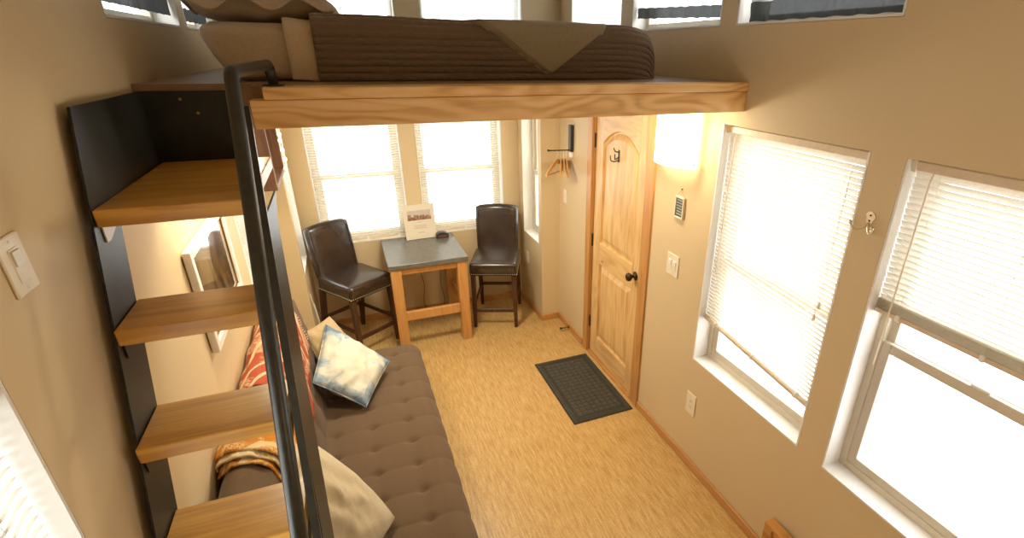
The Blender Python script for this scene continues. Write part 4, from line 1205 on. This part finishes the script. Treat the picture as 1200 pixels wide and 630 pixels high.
cable('power_cable', 'black cable curving down from the table back edge, nearer the right leg', [(.725, 4.74, .802), (.72, 4.815, .805), (.715, 4.815, .60), (.68, 4.79, .30), (.71, 4.76, .10), (.64, 4.72, .006), (.56, 4.66, .004)])
# white cord coil by the left bay wall
bm = BM(); tube(bm, fillet([(XBL+.005, 4.26, .60), (XBL+.02, 4.27, .42), (XBL+.03, 4.30, .16), (XBL+.035, 4.33, .05), (XBL+.03, 4.37, .20), (XBL+.006, 4.40, .45)], .06), .003, 6)
o = obj('white_cord', bm, M['white'], None, True); tag(o, 'thin white looped cord on the side wall behind the left stool', 'cord'); origin_to(o, (XBL+.03, 4.45, .1))

# ------------------------------------------------------------------ low wooden ledge, right wall
def ledge():
    y0, y1, x0, x1, zt = .66, 1.305, 1.640, 1.694, .285
    t = thing('wooden_cabinet', 'top corner of a narrow honey wood cabinet against the right wall, bottom edge', 'cabinet', ((x0+x1)/2, (y0+y1)/2, 0))
    bm = BM(); box(bm, x0, x1, y0, y1, zt-.02, zt, .0015); obj('top_board', bm, M['ledge'], t)
    bm = BM(); box(bm, x0+.012, x1, y0+.012, y1-.012, 0, zt-.0205); obj('body', bm, M['ledge'], t)
    bm = BM(); box(bm, x0+.0005, x0+.012, y1-.05, y1-.001, 0, zt-.0205, .001); box(bm, x0+.0005, x0+.012, y0+.001, y0+.05, 0, zt-.0205, .001); box(bm, x0+.0005, x0+.012, y0+.05, y1-.05, 0, .05, .001)
    obj('face_frame', bm, M['ledge'], t)
ledge()

# ------------------------------------------------------------------ light
def area(name, loc, rot, sx, sy, power, col, spread=180):
    l = bpy.data.lights.new(name, 'AREA'); l.shape = 'RECTANGLE'; l.size = sx; l.size_y = sy; l.energy = power; l.color = col
    o = bpy.data.objects.new(name, l); COL.objects.link(o); o.location = loc; o.rotation_euler = rot; return o
def point(name, loc, power, col, r=.08):
    l = bpy.data.lights.new(name, 'POINT'); l.energy = power; l.color = col; l.shadow_soft_size = r
    o = bpy.data.objects.new(name, l); COL.objects.link(o); o.location = loc; return o
point('sconce_bulb', (W-.17, 2.43, 1.97), 19, (1.0, .90, .64), .06)
point('upper_fill', (.55, -.8, 3.15), 4, (1.0, .70, .40), .15)  # added warm fill high behind the camera, no fixture modelled
point('rear_fill', (.9, -.6, 1.7), 13, (1.0, .78, .50), .2)  # made-up warm fill low behind the camera, not a known lamp
area('underloft_fill', (.45, 3.3, 2.14), (0, 0, 0), .35, .35, 30, (1.0, .92, .74))  # added fill panel, brightens the door and table area under the loft
area('stair_downlight', (-.40, 2.42, 2.14), (0, 0, 0), .16, .16, 11, (1.0, .88, .62))
w = bpy.data.worlds.new('overcast'); SC.world = w; w.use_nodes = True
bg = w.node_tree.nodes['Background']; bg.inputs[0].default_value = (.93, .97, 1.0, 1); bg.inputs[1].default_value = 5.6

# ------------------------------------------------------------------ camera
cam = bpy.data.cameras.new('camera'); co = bpy.data.objects.new('camera', cam); COL.objects.link(co); SC.camera = co
R = Matrix(((0.91867332, 0.15433735, -0.36361974), (-0.39481041, 0.38859481, -0.83253757), (0.0128091, 0.90839092, 0.41792568)))
co.matrix_world = Matrix.Translation((0, 0, 2.38)) @ R.to_4x4()
cam.sensor_width = 36; cam.lens = 603.873/1200*36; cam.shift_x = -68.9037/1200; cam.shift_y = 24.8243/1200; cam.clip_start = .02
vs = SC.view_settings; vs.view_transform = 'Standard'; vs.look = 'None'; vs.gamma = 1; vs.use_curve_mapping = False; vs.exposure = 0
